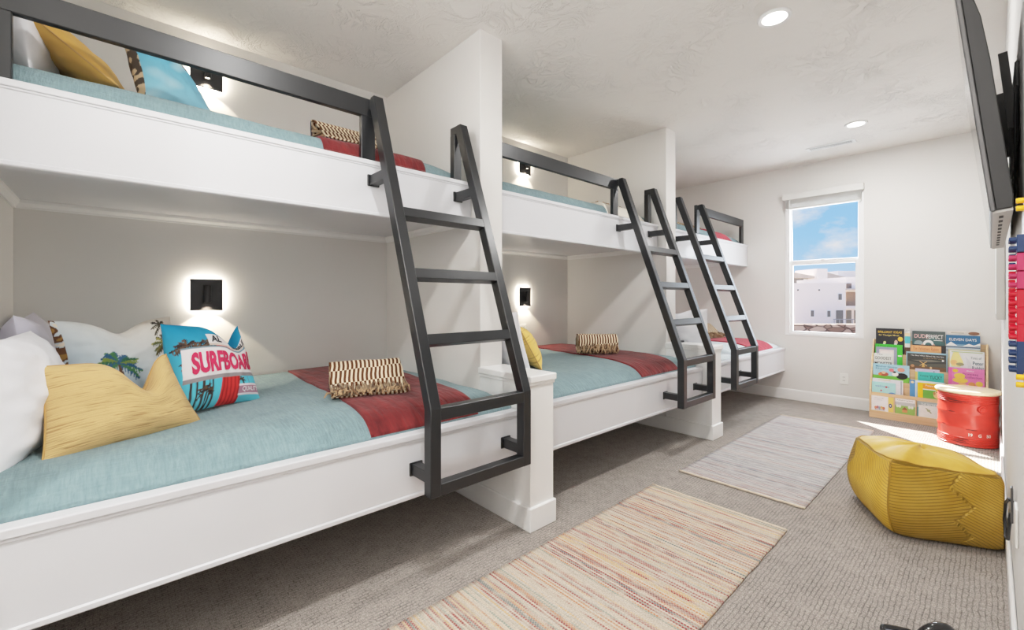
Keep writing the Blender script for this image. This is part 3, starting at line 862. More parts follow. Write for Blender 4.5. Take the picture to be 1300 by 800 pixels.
MT['pink'] = mat_plain('crimson print ink', lin(206, 38, 86), 0.8, var=0.1)
MT['ink'] = mat_plain('black print ink', lin(34, 34, 38), 0.8)
MT['paleink'] = mat_plain('pale print ink', lin(240, 236, 240), 0.8)
def surf_text(mb, S):
    off = .0025
    def on(cu, cv, kx, ky):
        def f(x, y):
            u, v = cu + x, cv + y
            e = .01
            p = S(u, v, 1); a = S(min(u + e, 1), v, 1) - S(u - e, v, 1); b = S(u, min(v + e, 1), 1) - S(u, v - e, 1)
            nrm = a.cross(b).normalized()
            c0 = S(0, 0, 1) - S(0, 0, -1)
            if nrm.dot(c0) < 0: nrm = -nrm
            return p + nrm * off
        return f
    add_text(mb, 'SURFBOARD', 1.66, .50, on(.13, 0, 1, 1), 1, bold=.045, cuts=2)
    add_text(mb, 'AL', .24, .17, on(-.08, .565, 1, 1), 2, bold=.03, cuts=1)
    add_text(mb, 'ABBLE', .52, .17, on(.58, .565, 1, 1), 2, bold=.03, cuts=1)
    add_text(mb, 'QUALITY', .5, .12, on(.66, -.73, 1, 1), 3, bold=.02, cuts=1)
    return [MT['pink'], MT['ink'], MT['paleink']]

dW = (-.45, .89)      # pillows on the nearest lower bunk face into the room, toward the ladder
PG = 'pillows on the bunks'
pillow('pillow', 'white pillow front left on the nearest lower bunk, cut by the photo edge', 'pillow', MT['white'],
       (-2.13, -.225, .65), (-1, .04), .62, .385, .23, lean=3, seed=1, wr=.009, n=60, pinch=.03)
pillow('pillow', 'pale lilac white pillow leaning in the back left corner of the nearest lower bunk', 'pillow', MT['lilac'],
       (-2.74, -.235, .675), (-1, .0), .56, .42, .16, lean=6, seed=4, wr=.008, chop=.03)
pillow('pillow', 'pale blue palm-print pillow behind the mustard pillow on the nearest lower bunk', 'pillow', MT['printed'],
       (-2.52, .06, .680), dW, .47, .40, .17, lean=14, chop=.055, tr=.06, paint=paint_palmsky, n=170, seed=7, wr=.005, pipe=None)
pillow('pillow', 'turquoise pillow with red surfboard lettering on the nearest lower bunk', 'pillow', MT['printed'],
       (-2.22, .33, .684), (-.55, .83), .44, .385, .16, lean=20, roll=3, chop=.13, chopx=.48, chopk=3.5, tl=.13, tr=.06, paint=paint_surf, extra=surf_text, n=170, seed=9, wr=.004, dent=.33)
pillow('pillow', 'tan mustard crinkled lumbar pillow lying foremost on the nearest lower bunk', 'pillow', MT['mustard'],
       (-1.97, .05, .664), dW, .46, .30, .15, lean=22, chop=.13, chopx=.36, tl=.08, tr=.14, seed=12, wr=.004, n=70, dent=.32, pipe=MT['cord'], pinch=.05)
# middle bay
pillow('pillow', 'white pillow leaning on the first pier in the middle lower bunk', 'pillow', MT['white'],
       (-2.18, 1.86, .68), (-1, .0), .66, .42, .18, lean=18, seed=20)
pillow('pillow', 'yellow crinkled pillow in front of the white pillow on the middle lower bunk', 'pillow', MT['yellow'],
       (-2.15, 2.20, .683), (-.8, .6), .44, .32, .14, lean=28, seed=23, pipe=MT['cord'])
# farthest bay
pillow('pillow', 'white pillow standing at the head of the farthest lower bunk, front one', 'pillow', MT['white'],
       (-2.02, 4.03, .68), (-1, .0), .62, .40, .16, lean=14, seed=30, chop=.04)
pillow('pillow', 'pointed white pillow at the head of the farthest lower bunk, behind the front one', 'pillow', MT['white'],
       (-2.50, 4.12, .68), (-.9, .2), .48, .46, .15, lean=10, seed=33, chop=.06)
# upper nearest
pillow('pillow', 'white pillow at the left end of the nearest upper bunk', 'pillow', MT['white'],
       (-2.50, -.21, 1.925), (-1, .0), .66, .40, .16, lean=7, seed=40)
pillow('pillow', 'golden mustard pillow behind the guard rail of the nearest upper bunk', 'pillow', MT['gold'],
       (-2.36, .05, 1.935), (-1, .2), .42, .45, .13, lean=50, chop=.0, seed=43, pipe=MT['cord'])
pillow('pillow', 'sky blue print pillow behind the guard rail of the nearest upper bunk', 'pillow', MT['printed'],
       (-2.36, .225, 1.93), (-.45, .89), .34, .35, .16, lean=24, tl=.03, tr=.33, paint=paint_blue, n=120, seed=46)
pillow('pillow', 'white pillow at the left end of the middle upper bunk', 'pillow', MT['white'],
       (-2.45, 1.80, 1.925), (-1, .0), .6, .34, .16, lean=12, seed=50)

# ---- folded throws with a yarn fringe
def throw(label, a, b, depth, height, side, nst=17, roll=False, seed=0, mats=None, fr=True, big=.05):
    """a->b is the front lower edge; the pile rises away from it to the back"""
    a, b = Vector(a), Vector(b)
    d = (b - a); W = d.length; d.normalize()
    back = Vector((-d.y, d.x, 0)) if side > 0 else Vector((d.y, -d.x, 0))
    t = thing('folded_throw', tuple((a + b) / 2), label, 'throw blanket', 'striped fringed throws')
    if roll:
        prof = []
        for k in range(25):
            an = -pi * .62 + 2 * pi * .93 * k / 24
            prof.append((depth / 2 - cos(an + .5) * depth / 2, height / 2 + sin(an + .5) * height / 2))
    else:
        prof = [(0, .012), (.0, .03), (.06, .05), (.25, .28), (.5, .60), (.72, .88), (.82, .97), (.92, 1.0), (.99, .93), (1.02, .75), (.99, .4), (.97, .05)]
        prof = [(p[0] * depth, p[1] * height) for p in prof]
    # resample
    pts = [Vector((p[0], p[1], 0)) for p in prof]
    cum = [0]
    for p, q in zip(pts, pts[1:]): cum.append(cum[-1] + (q - p).length)
    m = 44; n = 40; tot = cum[-1]
    P = np.zeros((n, m, 3)); UV = np.zeros((n, m, 2))
    for j in range(m):
        s = tot * j / (m - 1)
        k = max(i for i in range(len(cum)) if cum[i] <= s + 1e-9); k = min(k, len(cum) - 2)
        f = (s - cum[k]) / max(1e-9, cum[k + 1] - cum[k])
        p = pts[k].lerp(pts[k + 1], f)
        for i in range(n):
            u = i / (n - 1)
            wob = noise.noise((u * 3 + seed, j * .12, 0)) * .008
            q = a + d * (W * u + noise.noise((j * .2, seed, u)) * .004) + back * (p.x + wob) + Vector((0, 0, p.y + wob * .8))
            P[i, j] = q; UV[i, j] = (u * nst / 17.0, j / (m - 1))
    me = grid_mesh(P, UV)
    o = link_mesh('folded_cloth', me, mats or MT['throw'], t, smooth='all')
    so = o.modifiers.new('thickness', 'SOLIDIFY'); so.thickness = .008; so.offset = -1
    # folded layers at both open ends
    for u, sg in ((0.004, 1), (.996, -1)):
        base = a + d * (W * u); e = MB()
        if roll:
            sp = []
            for k in range(60):
                an = k * .32; r = (1 - k / 62.0)
                sp.append(base + back * (depth / 2 + cos(an) * depth * .44 * r) + Vector((0, 0, height / 2 + sin(an) * height * .44 * r)) + d * (sg * .006))
        else:
            sp = []
            for k in range(4):
                f = .14 + .16 * k
                q0 = base + back * (depth * (f + .05)) + Vector((0, 0, height * .13 * (k + 1))) + d * sg * .004
                q1 = base + back * (depth * .93) + Vector((0, 0, height * (.2 * (k + 1)))) + d * sg * .004
                sp += [q0, q1] if k % 2 == 0 else [q1, q0]
        e.tube(sp, .007, 6)
        e.build('folded_edge', MT['fringe'], t, smooth='all')
    if fr:
        fm = MB(); rnd = random.Random(seed + 1)
        for k in range(int(W / .007)):
            u = k / (W / .007) + rnd.uniform(-.01, .01)
            h0 = height * rnd.uniform(.22, .42) if not roll else height * rnd.uniform(.38, .55)
            o0 = depth * rnd.uniform(.12, .25) if not roll else -.004
            p0 = a + d * W * u + back * o0 + Vector((0, 0, h0))
            p1 = a + d * (W * u + rnd.uniform(-.015, .015)) - back * rnd.uniform(-.01, .02) + Vector((0, 0, h0 * rnd.uniform(.5, .8)))
            p2 = a + d * (W * u + rnd.uniform(-.03, .02)) - back * rnd.uniform(.005, big) + Vector((0, 0, rnd.uniform(.008, .02)))
            mid = (p1 + p2) / 2 + Vector((0, 0, .01)) + d * rnd.uniform(-.01, .01)
            fm.tube([p0, p1, mid, p2], [.004, .005, .0055, .003], 5, mi=0 if rnd.random() > .3 else 1)
        f = fm.build('fringe', [MT['fringe'], MT['fringedark']], t, smooth='all')
        f['kind'] = 'stuff'
    return t
zl = .700
throw('brown and cream striped throw with tan fringe on the nearest red runner, lower bunk', (-2.035, .735, zl), (-1.93, 1.07, zl), .27, .135, 1, seed=2)
throw('rolled brown and cream striped throw on the red runner of the middle lower bunk', (-2.28, 2.82, zl), (-2.06, 3.06, zl), .18, .165, 1, nst=15, roll=True, seed=6, big=.05)
throw('curly brown and cream throw on the farthest lower bunk, nearer the white pillows', (-2.30, 4.80, zl), (-2.24, 5.02, zl), .2, .13, 1, nst=11, roll=True, seed=9, big=.03)
throw('curly cream fringed throw on the farthest lower bunk, nearer the window wall', (-2.24, 5.06, zl), (-2.16, 5.44, zl), .24, .16, 1, nst=15, seed=13)
throw('striped fringed throw on the red runner of the nearest upper bunk', (-2.16, .76, 1.945), (-2.16, 1.10, 1.945), .24, .14, 1, seed=15, fr=False)
throw('brown throw on the cream blanket of the middle upper bunk', (-2.26, 3.02, 1.955), (-2.26, 3.36, 1.955), .22, .07, 1, seed=17)
throw('striped throw behind the guard rail of the farthest upper bunk', (-2.25, 4.62, 1.942), (-2.25, 4.95, 1.942), .22, .11, 1, seed=19)

# small dark remote on the second pier
rm = thing('remote_control', (-1.87, 3.70, .7712), 'slim black remote control lying on the cap of the second pier', 'remote')
MB().box(-1.89, -1.85, 3.63, 3.78, .7712, .785, .004).build('case', MT['cable'], rm)
MB().box(-1.885, -1.855, 3.66, 3.72, .7845, .7865, .001).build('button_pad', MT['slot'], rm)

# ------------------------------------------------------------------ sconces and outlets in the bays
def sconce(y, z, label):
    t = thing('wall_sconce', (XB, y, z - .09), label, 'wall lamp', 'black reading sconces in the bunks')
    MB().box(XB + .001, XB + .019, y - .070, y + .070, z - .083, z + .083).build('halo_light', MT['halo'], t)
    MB().box(XB + .020, XB + .030, y - .0785, y + .0785, z - .091, z + .091, .003).build('plate', MT['blackplate'], t)
    hd = MB().lathe([(0, .055), (.015, .055), (.018, .05), (.018, -.045), (.014, -.047), (.014, -.035), (0, -.035)], (XB + .058, y, z), 20).box(XB + .026, XB + .046, y - .007, y + .007, z - .008, z + .008).build('reading_head', MT['blackplate'], t, smooth=True)
    MB().lathe([(0, -.037), (.012, -.037), (.012, -.042), (0, -.042)], (XB + .058, y, z), 16).build('bulb', MT['bulb'], hd)
    la = bpy.data.lights.new('reading_spot', 'SPOT'); la.energy = 8.5; la.color = (1, .81, .6)
    la.spot_size = radians(98); la.spot_blend = .12; la.shadow_soft_size = .008
    lo = bpy.data.objects.new('reading_spot', la); COL.objects.link(lo)
    lo.location = (XB + .058, y, z - .05)
bay_w = ['nearest', 'middle', 'farthest']
for k, y in enumerate((.396, 2.958, 4.5)):
    sconce(y, 1.179, 'square black sconce on the back wall over the %s lower bunk' % bay_w[k])
    sconce(y, 2.466, 'square black sconce on the back wall over the %s upper bunk' % bay_w[k])

def outlet(x, y, z, axis, label, w=.115, h=.075, gang=2):
    t = thing('outlet', (x, y, z - h / 2), label, 'outlet', 'white outlets')
    if axis == 'x':
        MB().box(x, x + .006, y - w / 2, y + w / 2, z - h / 2, z + h / 2, .002).build('cover_plate', MT['outlet'], t)
        for k in range(gang):
            yy = y + (k - (gang - 1) / 2) * .046
            r = MB().box(x + .005, x + .009, yy - .017, yy + .017, z - .028, z + .028, .002).build('socket', MT['outlet'], t)
            s = MB()
            for zz in (-.014, .014):
                s.box(x + .0085, x + .0095, yy - .008, yy - .005, z + zz - .005, z + zz + .005).box(x + .0085, x + .0095, yy + .005, yy + .008, z + zz - .005, z + zz + .005)
            s.build('slots', MT['slot'], r)
    else:
        MB().box(x - w / 2, x + w / 2, y - .006, y, z - h / 2, z + h / 2, .002).build('cover_plate', MT['outlet'], t)
        r = MB().box(x - .017, x + .017, y - .009, y - .005, z - .034, z + .034, .002).build('socket', MT['outlet'], t)
        s = MB()
        for zz in (-.018, .018):
            s.box(x - .008, x - .005, y - .0095, y - .0085, z + zz - .005, z + zz + .005).box(x + .005, x + .008, y - .0095, y - .0085, z + zz - .005, z + zz + .005)
        s.build('slots', MT['slot'], r)
    return t
outlet(XB, .393, .875, 'x', 'white double outlet under the sconce of the nearest lower bunk', .12, .085)
outlet(XB, 2.935, .87, 'x', 'white double outlet under the sconce of the middle lower bunk', .12, .085)
outlet(-1.058, YF, .305, 'y', 'white wall outlet below the window beside the bookshelf', .075, .115)

# ------------------------------------------------------------------ window with blind
wn = thing('window_1', (-1.25, YF, WZ0), 'white single-hung window in the far wall', 'window'); wn['kind'] = 'structure'
f = MB()
yo, yi = YF - .006, YF + .085
fw = .034
for x0, x1, z0, z1 in ((WX0 - .01, WX0 + fw, WZ0 - .012, WZ1), (WX1 - fw, WX1 + .01, WZ0 - .012, WZ1), (WX0 + fw - .001, WX1 - fw + .001, WZ0 - .012, WZ0 + .012), (WX0 + fw - .001, WX1 - fw + .001, WZ1 - .045, WZ1 + .005)):
    f.box(x0, x1, yo, yi, z0, z1)
f.build('window_frame', MT['vinyl'], wn)
zm = 1.575
s = MB()
for x0, x1, z0, z1 in ((WX0 + .030, WX0 + .046, zm, WZ1 - .04), (WX1 - .046, WX1 - .030, zm, WZ1 - .04), (WX0 + .045, WX1 - .045, zm + .005, zm + .028), (WX0 + .045, WX1 - .045, WZ1 - .07, WZ1 - .04)):
    s.box(x0, x1, YF + .045, YF + .075, z0, z1)
us = s.build('upper_sash', MT['vinyl'], wn)
MB().poly([(WX0 + .044, YF + .06, zm + .02), (WX1 - .044, YF + .06, zm + .02), (WX1 - .044, YF + .06, WZ1 - .065), (WX0 + .044, YF + .06, WZ1 - .065)]).build('pane', MT['glass'], us)
s = MB()
for x0, x1, z0, z1 in ((WX0 + .030, WX0 + .062, WZ0 + .010, zm + .02), (WX1 - .062, WX1 - .030, WZ0 + .010, zm + .02), (WX0 + .061, WX1 - .061, zm - .028, zm + .02), (WX0 + .061, WX1 - .061, WZ0 + .010, WZ0 + .036)):
    s.box(x0, x1, YF + .012, YF + .043, z0, z1)
ls = s.build('lower_sash', MT['vinyl'], wn)
MB().poly([(WX0 + .060, YF + .027, WZ0 + .03), (WX1 - .060, YF + .027, WZ0 + .03), (WX1 - .060, YF + .027, zm - .02), (WX0 + .060, YF + .027, zm - .02)]).build('pane', MT['glass'], ls)
MB().box(-1.27, -1.23, YF + .002, YF + .012, zm + .012, zm + .028, .003).build('sash_lock', MT['vinyl'], ls)
bl = thing('window_blind', (-1.255, YF - .03, 2.18), 'white slatted blind drawn up to the top of the window', 'blind')
MB().box(-1.626, -.885, YF - .062, YF - .002, 2.292, 2.367, .004).build('valance', MT['blind'], bl)
for k in range(11):
    MB().box(-1.598, -.905, YF - .055, YF - .010, 2.2 + k * .0085, 2.2032 + k * .0085, .0008).build('slat', MT['blind'], bl)
MB().box(-1.598, -.905, YF - .052, YF - .012, 2.182, 2.198, .003).build('bottom_bar', MT['blind'], bl)
MB().tube([(-1.555, YF - .058, 2.29), (-1.555, YF - .06, 1.95), (-1.554, YF - .06, 1.64)], .0045, 8).build('tilt_wand', MT['blind'], bl, smooth=True)

# ------------------------------------------------------------------ ceiling fittings
def downlight(x, y, label):
    t = thing('ceiling_light', (x, y, ZC - .008), label, 'ceiling light', 'round recessed ceiling lights')
    MB().lathe([(.060, -.004), (.078, -.006), (.082, 0), (.082, .003), (.060, .003)], (x, y, ZC - .003), 40).build('trim_ring', MT['trim'], t, smooth=True)
    MB().lathe([(0, -.006), (.055, -.006), (.0605, -.004), (.0605, .002), (0, .002)], (x, y, ZC - .003), 40).build('diffuser', MT['lamp'], t, smooth=True)
    la = bpy.data.lights.new('downlight_lamp', 'AREA'); la.shape = 'DISK'; la.size = .12; la.energy = DOWN; la.color = (1, .99, .975)
    lo = bpy.data.objects.new('downlight_lamp', la); COL.objects.link(lo); lo.location = (x, y, ZC - .02)
DOWN = 22.0
downlight(-.79, 2.647, 'round recessed ceiling light, the larger one near the photo top')
downlight(-.79, 4.770, 'round recessed ceiling light toward the window, beside the vent')
downlight(-.79, .52, 'round recessed ceiling light above the near end of the room')
downlight(-.79, -1.2, 'round recessed ceiling light behind the camera')
v = thing('ceiling_vent', (-1.07, 5.25, ZC - .012), 'white rectangular ceiling air vent between the far light and the window wall', 'vent')
MB().box(-1.27, -.87, 5.19, 5.31, ZC - .006, ZC - .0005, .002).build('vent_frame', MT['trim'], v)
MB().box(-1.245, -.895, 5.215, 5.285, ZC - .0075, ZC - .0055).build('vent_throat', MT['stuccogrey'], v)
for k in range(22):
    xx = -1.24 + k * .0163
    MB().bar((xx, 5.215, ZC - .010), (xx, 5.285, ZC - .010), .009, .0018, up=(.4 if k > 10 else -.6, 0, 1)).build('louvre', MT['trim'], v)

# ------------------------------------------------------------------ rugs
def rug(x0, x1, y0, y1, mat, label, seed):
    t = thing('rug', ((x0 + x1) / 2, (y0 + y1) / 2, 0), label, 'rug', 'striped woven runner rugs')
    nx, ny = 30, 90
    P = np.zeros((nx, ny, 3))
    for i in range(nx):
        for j in range(ny):
            u, v_ = i / (nx - 1), j / (ny - 1)
            x = x0 + (x1 - x0) * u; y = y0 + (y1 - y0) * v_
            if i in (0, nx - 1): x += noise.noise((y * 9, seed, 0)) * .004
            y += noise.noise((x * 4, seed, 3)) * .006 * (1 if j in (0, ny - 1) else .3)
            P[i, j] = (x, y, .010 + noise.noise((x * 3, y * 3, seed)) * .0015)
    me = grid_mesh(P)
    o = link_mesh('woven_body', me, mat, t, smooth='all')
    so = o.modifiers.new('thickness', 'SOLIDIFY'); so.thickness = .009; so.offset = -1
    for yy in (y0, y1):
        pts = [(x0 + (x1 - x0) * k / 20, yy + noise.noise((k * .6, seed, yy)) * .004, .008) for k in range(21)]
        MB().tube(pts, .0075, 8).build('hem', MT['hem'], t, smooth='all')
rug(-1.408, -.68, .38, 2.46, MT['rug1'], 'warm cream striped runner rug with red and ochre yarns, nearest the camera', 1)
rug(-1.405, -.685, 2.797, 4.88, MT['rug2'], 'striped runner rug with window glare in its pale colours, farther down the aisle', 5)

# ------------------------------------------------------------------ pouf
def pouf():
    A, B, C = Vector((-.50, 3.27)), Vector((-.325, 2.845)), Vector((.03, 3.03))
    cen = (A + C) / 2 + Vector((-.012, -.035)); half = .246
    e1 = (C - B).normalized(); e2 = Vector((-e1.y, e1.x))   # e1 along the front face, e2 to the back
    H = .375
    nU, nV = 240, 84
    P = np.zeros((nU, nV, 3)); PH = np.zeros((nU, nV)); PM = np.zeros((nU, nV))
    def tri(x): x = x % 1.0; return x
    for i in range(nU):
        s = 4.0 * i / nU; side = int(s); fs = s - side         # four facets round
        # rounded square outline
        corners = [(-1, -1), (1, -1), (1, 1), (-1, 1)]
        a, b = corners[side], corners[(side + 1) % 4]
        lx = a[0] + (b[0] - a[0]) * fs; ly = a[1] + (b[1] - a[1]) * fs
        nlen = (abs(lx) ** 7 + abs(ly) ** 7) ** (1 / 7)
        ox, oy = lx / nlen, ly / nlen
        mid = 1 - (2 * fs - 1) ** 2
        for j in range(nV):
            t = j / (nV - 1)
            # t: 0 bottom centre .. .12 bottom edge .. .80 top edge .. 1 top centre
            if t < .12:
                k = t / .12; r = k * .87; z = .0 + .012 * k ** 4
            elif t < .80:
                k = (t - .12) / .68
                r = .87 + .07 * min(1, k * 2.2) + (.13 * sin(pi * (k ** .62)) + .0 * (1 - k)) + .0 - .02 * k; z = .012 + (H - .035 - .012) * k
                r += .055 * mid * sin(pi * k) 
            else:
                k = (t - .80) / .20
                r = (1 - k) * .90; z = H - .035 + .035 * (1 - (1 - k) ** 2) + .012 * sin(pi * k)
            tilt = .014 * (-(lx) ) * max(0, z / H)
            nz = noise.noise((ox * 1.5, oy * 1.5, z * 6)) * .012
            rr = half * (r + nz)
            q = cen + e1 * (ox * rr) + e2 * (oy * rr)
            zz = z + (tilt if t > .12 else 0) + (noise.noise((ox * 2, oy * 2, 9)) * .012 if t > .8 else 0)
            q = q - e2 * (half * .16 * max(0.0, 1 - z / H) ** .8 * max(0.0, -oy) ** .6 * (1 if t > .05 else t / .05))
            P[i, j] = (min(q.x, XR - .018), q.y, max(zz, .001))
            if .12 < t < .80:
                k = (t - .12) / .68
                PM[i, j] = 1.0
                zig = .50 + .13 * (1 - abs(((k * 2.3 + .15) % 1.0) * 2 - 1))
                if side in (0, 2) and abs(fs - zig) < .010: PM[i, j] = 0.0
                if side in (0, 2):
                    PH[i, j] = 25 * k - 3.0 * fs - 9.0 * fs * fs if fs < zig else 24 * k + 17 * (fs - .5) + 3 * (fs - .5) ** 2 + 40
                else:
                    PH[i, j] = 26 * sqrt((k - 1.02) ** 2 * .8 + (fs - 1.05) ** 2 * 1.2) if fs > .28 - .12 * abs((k * 2.0 % 1) * 2 - 1) else 20 * k - 12 * fs + 30
            elif t >= .80:
                PH[i, j] = 0; PM[i, j] = 0
    me = grid_mesh(P, wrap_u=True)
    for nm, arr in (('pleat', PH), ('pleatmask', PM)):
        at = me.attributes.new(nm, 'FLOAT', 'POINT'); at.data.foreach_set('value', arr.astype(np.float32).ravel())
    t = thing('pouf', (cen.x, cen.y, 0), 'mustard yellow pleated leatherette floor pouf beside the right wall', 'pouf')
    link_mesh('pleated_cover', me, MT['pouf'], t, smooth='all')
    # welts along the vertical corners and round the top
    for side in range(4):
        i = int(side * nU / 4) % nU
        MB().tube([tuple(P[i, j]) for j in range(int(.14 * nV), int(.81 * nV), 2)], .004, 6).build('corner_seam', MT['seam'], t, smooth='all')
    jt = int(.80 * nV)
    MB().tube([tuple(P[i, jt]) for i in range(0, nU, 2)], .004, 6, closed=True).build('top_seam', MT['seam'], t, smooth='all')
pouf()

# ------------------------------------------------------------------ drum stool
def drum():
    cx, cy, R, H = -.127, 5.095, .172, .405
    t = thing('drum_stool', (cx, cy, 0), 'worn red steel drum stool with pale round wooden seat beside the bookshelf', 'stool')
    prof = [(0, .002), (R - .004, .002), (R + .003, .006), (R + .003, .012), (R - .002, .016)]
    def ribs(z0, n, step):
        for k in range(n):
            z = z0 + k * step
            prof.extend([(R - .002, z), (R + .0025, z + step * .3), (R + .0025, z + step * .5), (R - .002, z + step * .85)])
    ribs(.022, 4, .013)
    for zc in (.145, .255):
        prof.extend([(R, zc - .018), (R + .003, zc - .009), (R + .0048, zc), (R + .003, zc + .009), (R, zc + .018)])
    ribs(.335, 4, .013)
    prof.extend([(R, .392), (R + .003, .396), (R + .003, .402), (R - .004, H), (0, H)])
    MB().lathe(prof, (cx, cy, 0), 64).build('drum_body', MT['drum'], t, smooth=35)
    MB().lathe([(0, 0), (R + .004, 0), (R + .017, .007), (R + .019, .018), (R + .012, .028), (R - .01, .031), (0, .033)], (cx, cy, H + .0005), 64).build('seat', MT['seatwood'], t, smooth=35)
    # bung cap on the side toward the right wall
    def at(ang, z, r): return Vector((cx + cos(ang) * r, cy + sin(ang) * r, z))
    ab = radians(-62)
    M = Matrix.Translation(at(ab, .302, R)) @ Matrix.Rotation(ab, 4, 'Z') @ Matrix.Rotation(radians(90), 4, 'Y')
    MB().lathe([(0, .010), (.012, .010), (.014, .006), (.022, .006), (.026, .012), (.028, .006), (.028, -.004)], (0, 0, 0), 24, M=None).build('bung_cap', MT['drum'], t, smooth=30)
    cap = [o for o in t.children if o.name.startswith('bung_cap')][0]
    cap.data.transform(Matrix.Translation(ORG[t])); cap.data.transform(M); cap.data.transform(Matrix.Translation(-ORG[t]))
    # rubbed streaks on the ribs and the white stencil
    m = MB(); rnd = random.Random(4)
    for zc, a0, a1 in ((.3385, -2.3, -1.7), (.352, -2.4, -1.5), (.365, -2.3, -1.9), (.262, -2.25, -1.95), (.152, -2.5, -2.3), (.138, -1.6, -1.25), (.03, -2.1, -1.5), (.043, -2.0, -1.6), (.056, -1.9, -1.5)):
        n = 12
        for k in range(n):
            b0 = a0 + (a1 - a0) * k / n; b1 = a0 + (a1 - a0) * (k + 1) / n
            hgt = .0035 * (1 - abs(2 * k / n - 1) * .6)
            rr = R + (.0056 if .12 < zc < .28 else .0030)
            m.poly([at(b0, zc - hgt, rr), at(b1, zc - hgt, rr), at(b1, zc + hgt, rr), at(b0, zc + hgt, rr)])
    m.build('rubbed_wear', MT['drumdark'], t)
    m = MB()
    def wrap(a_c, z_c):
        return lambda x, y: at(a_c + x / R, z_c + y, R + .0028)
    add_text(m, '19', .022, .024, wrap(radians(-83), .098), 0, .03, 1)
    add_text(m, 'G', .018, .024, wrap(radians(-66), .098), 0, .02, 1)
    add_text(m, '50', .030, .024, wrap(radians(-48), .098), 0, .03, 1)
    m.build('stencil', MT['whitepaint'], t)
drum()

# ------------------------------------------------------------------ bookshelf and picture books
SX0, SX1 = -.806, -.014
TZ = [.072, .222, .352, .482, .612]           # pocket floors
TY = [5.500, 5.535, 5.583, 5.633, 5.683]      # front of each pocket
bs = thing('bookshelf', (-.41, 5.63, 0), 'light birch tiered picture-book rack full of books in the far right corner', 'bookshelf')
for x0, x1 in ((SX0, SX0 + .014), (SX1 - .014, SX1)):
    MB().prism([(5.486, 0), (5.756, 0), (5.756, .752), (5.69, .752), (5.492, .26)], 'x', x0, x1, .002).build('side_panel', MT['birch'], bs)
MB().box(SX0 + .014, SX1 - .014, 5.488, 5.498, 0, .072, .001).build('base_panel', MT['birch'], bs)
for k in range(5):
    yb_ = TY[k] + .040
    MB().box(SX0 + .014, SX1 - .014, yb_, yb_ + .006, TZ[k] - .004, (TZ[k + 1] + .004 if k < 4 else .75)).build('tier_back', MT['birch'], bs)
    MB().box(SX0 + .014, SX1 - .014, TY[k] - .004, yb_ + .004, TZ[k] - .008, TZ[k] - .0005).build('tier_floor', MT['birch'], bs)
MB().box(SX0 + .012, SX1 - .012, TY[1] - .016, TY[1] - .006, TZ[1] - .012, TZ[1] + .022, .001).build('front_lip', MT['birch'], bs)
for x in (-.621, -.468, -.20):
    MB().box(x - .004, x + .004, 5.500, TY[0] + .040, TZ[0], TZ[1] - .008).build('divider', MT['birch'], bs)

_bm = {}
def bmcol(c):
    if c not in _bm: _bm[c] = mat_plain('cover ink %d %d %d' % c, lin(*c), .35, var=.04, scale=30)
    return _bm[c]
MT['pages'] = mat_plain('book pages', lin(240, 236, 226), .9)
def book(tier, layer, x0, x1, top, cover, label, art=None, zb=None):
    """a picture book standing in its pocket, cover forward"""
    y = TY[tier] + layer * .0125
    zb = TZ[tier] if zb is None else zb
    h = top - zb; w_ = x1 - x0; th = .010
    t = thing('picture_book', ((x0 + x1) / 2, y + th / 2, zb), label, 'book', 'picture books in the rack')
    mats = [bmcol(cover)]
    m = MB()
    m.box(x0, x1, y, y + .0018, zb, top).box(x0, x1, y + th - .0018, y + th, zb, top).box(x0, x0 + .002, y + .0009, y + th - .0009, zb, top)
    idx = {cover: 0}
    def mi(c):
        if c not in idx: idx[c] = len(mats); mats.append(bmcol(c))
        return idx[c]
    lay = [0]
    def pt(u, v, k=0): return (x0 + w_ * u, y - .0004 - .00025 * lay[0], zb + h * v)
    def rect(u0, u1, v0, v1, c):
        lay[0] += 1; m.poly([pt(u0, v0), pt(u1, v0), pt(u1, v1), pt(u0, v1)], mi(c))
    def poly(pts, c):
        lay[0] += 1; m.poly([pt(*p) for p in pts], mi(c))
    def disc(u, v, ru, rv, c, n=16):
        poly([(u + ru * cos(2 * pi * k / n), v + rv * sin(2 * pi * k / n)) for k in range(n)], c)
    def text(s_, u, v, wu, hv, c, bold=.0):
        lay[0] += 1
        yy = y - .0004 - .00025 * lay[0]
        def f(x, z): return Vector((x0 + w_ * u + x, yy, zb + h * v + z))
        add_text(m, s_, wu * w_, hv * h, f, mi(c), bold)
    if art: art(rect, poly, disc, text)
    m.build('cover', mats, t)
    MB().box(x0 + .002, x1 - .002, y + .0018, y + th - .0018, zb + .002, top - .002).build('page_block', MT['pages'], t)
    return t

W_, K_, Y_, R_ = (240, 240, 238), (34, 34, 38), (238, 198, 70), (196, 52, 52)
def a_ideas(rect, poly, disc, text):
    text('BRILLIANT IDEAS', .5, .86, .84, .085, Y_, .004); text('for Younger Minds', .47, .73, .72, .08, (236, 214, 120), .004)
    disc(.87, .60, .09, .09, Y_); disc(.32, .44, .05, .06, (226, 220, 150)); disc(.3, .38, .04, .05, W_); disc(.72, .47, .06, .09, (226, 190, 180)); disc(.7, .38, .05, .07, W_)
book(4, 1, -.783, -.569, .865, (38, 38, 44), 'black picture book with yellow title in the top left of the rack', a_ideas)
def a_strip(rect, poly, disc, text):
    rect(0, 1, .45, .72, (90, 190, 200)); rect(0, 1, .72, .84, (232, 208, 170)); text('JOY', .5, .92, .8, .09, (120, 120, 120)); rect(0, 1, 0, .3, (96, 70, 52))
book(4, 0, -.563, -.524, .868, (226, 226, 222), 'narrow white and turquoise book beside the black book on the top tier', a_strip)
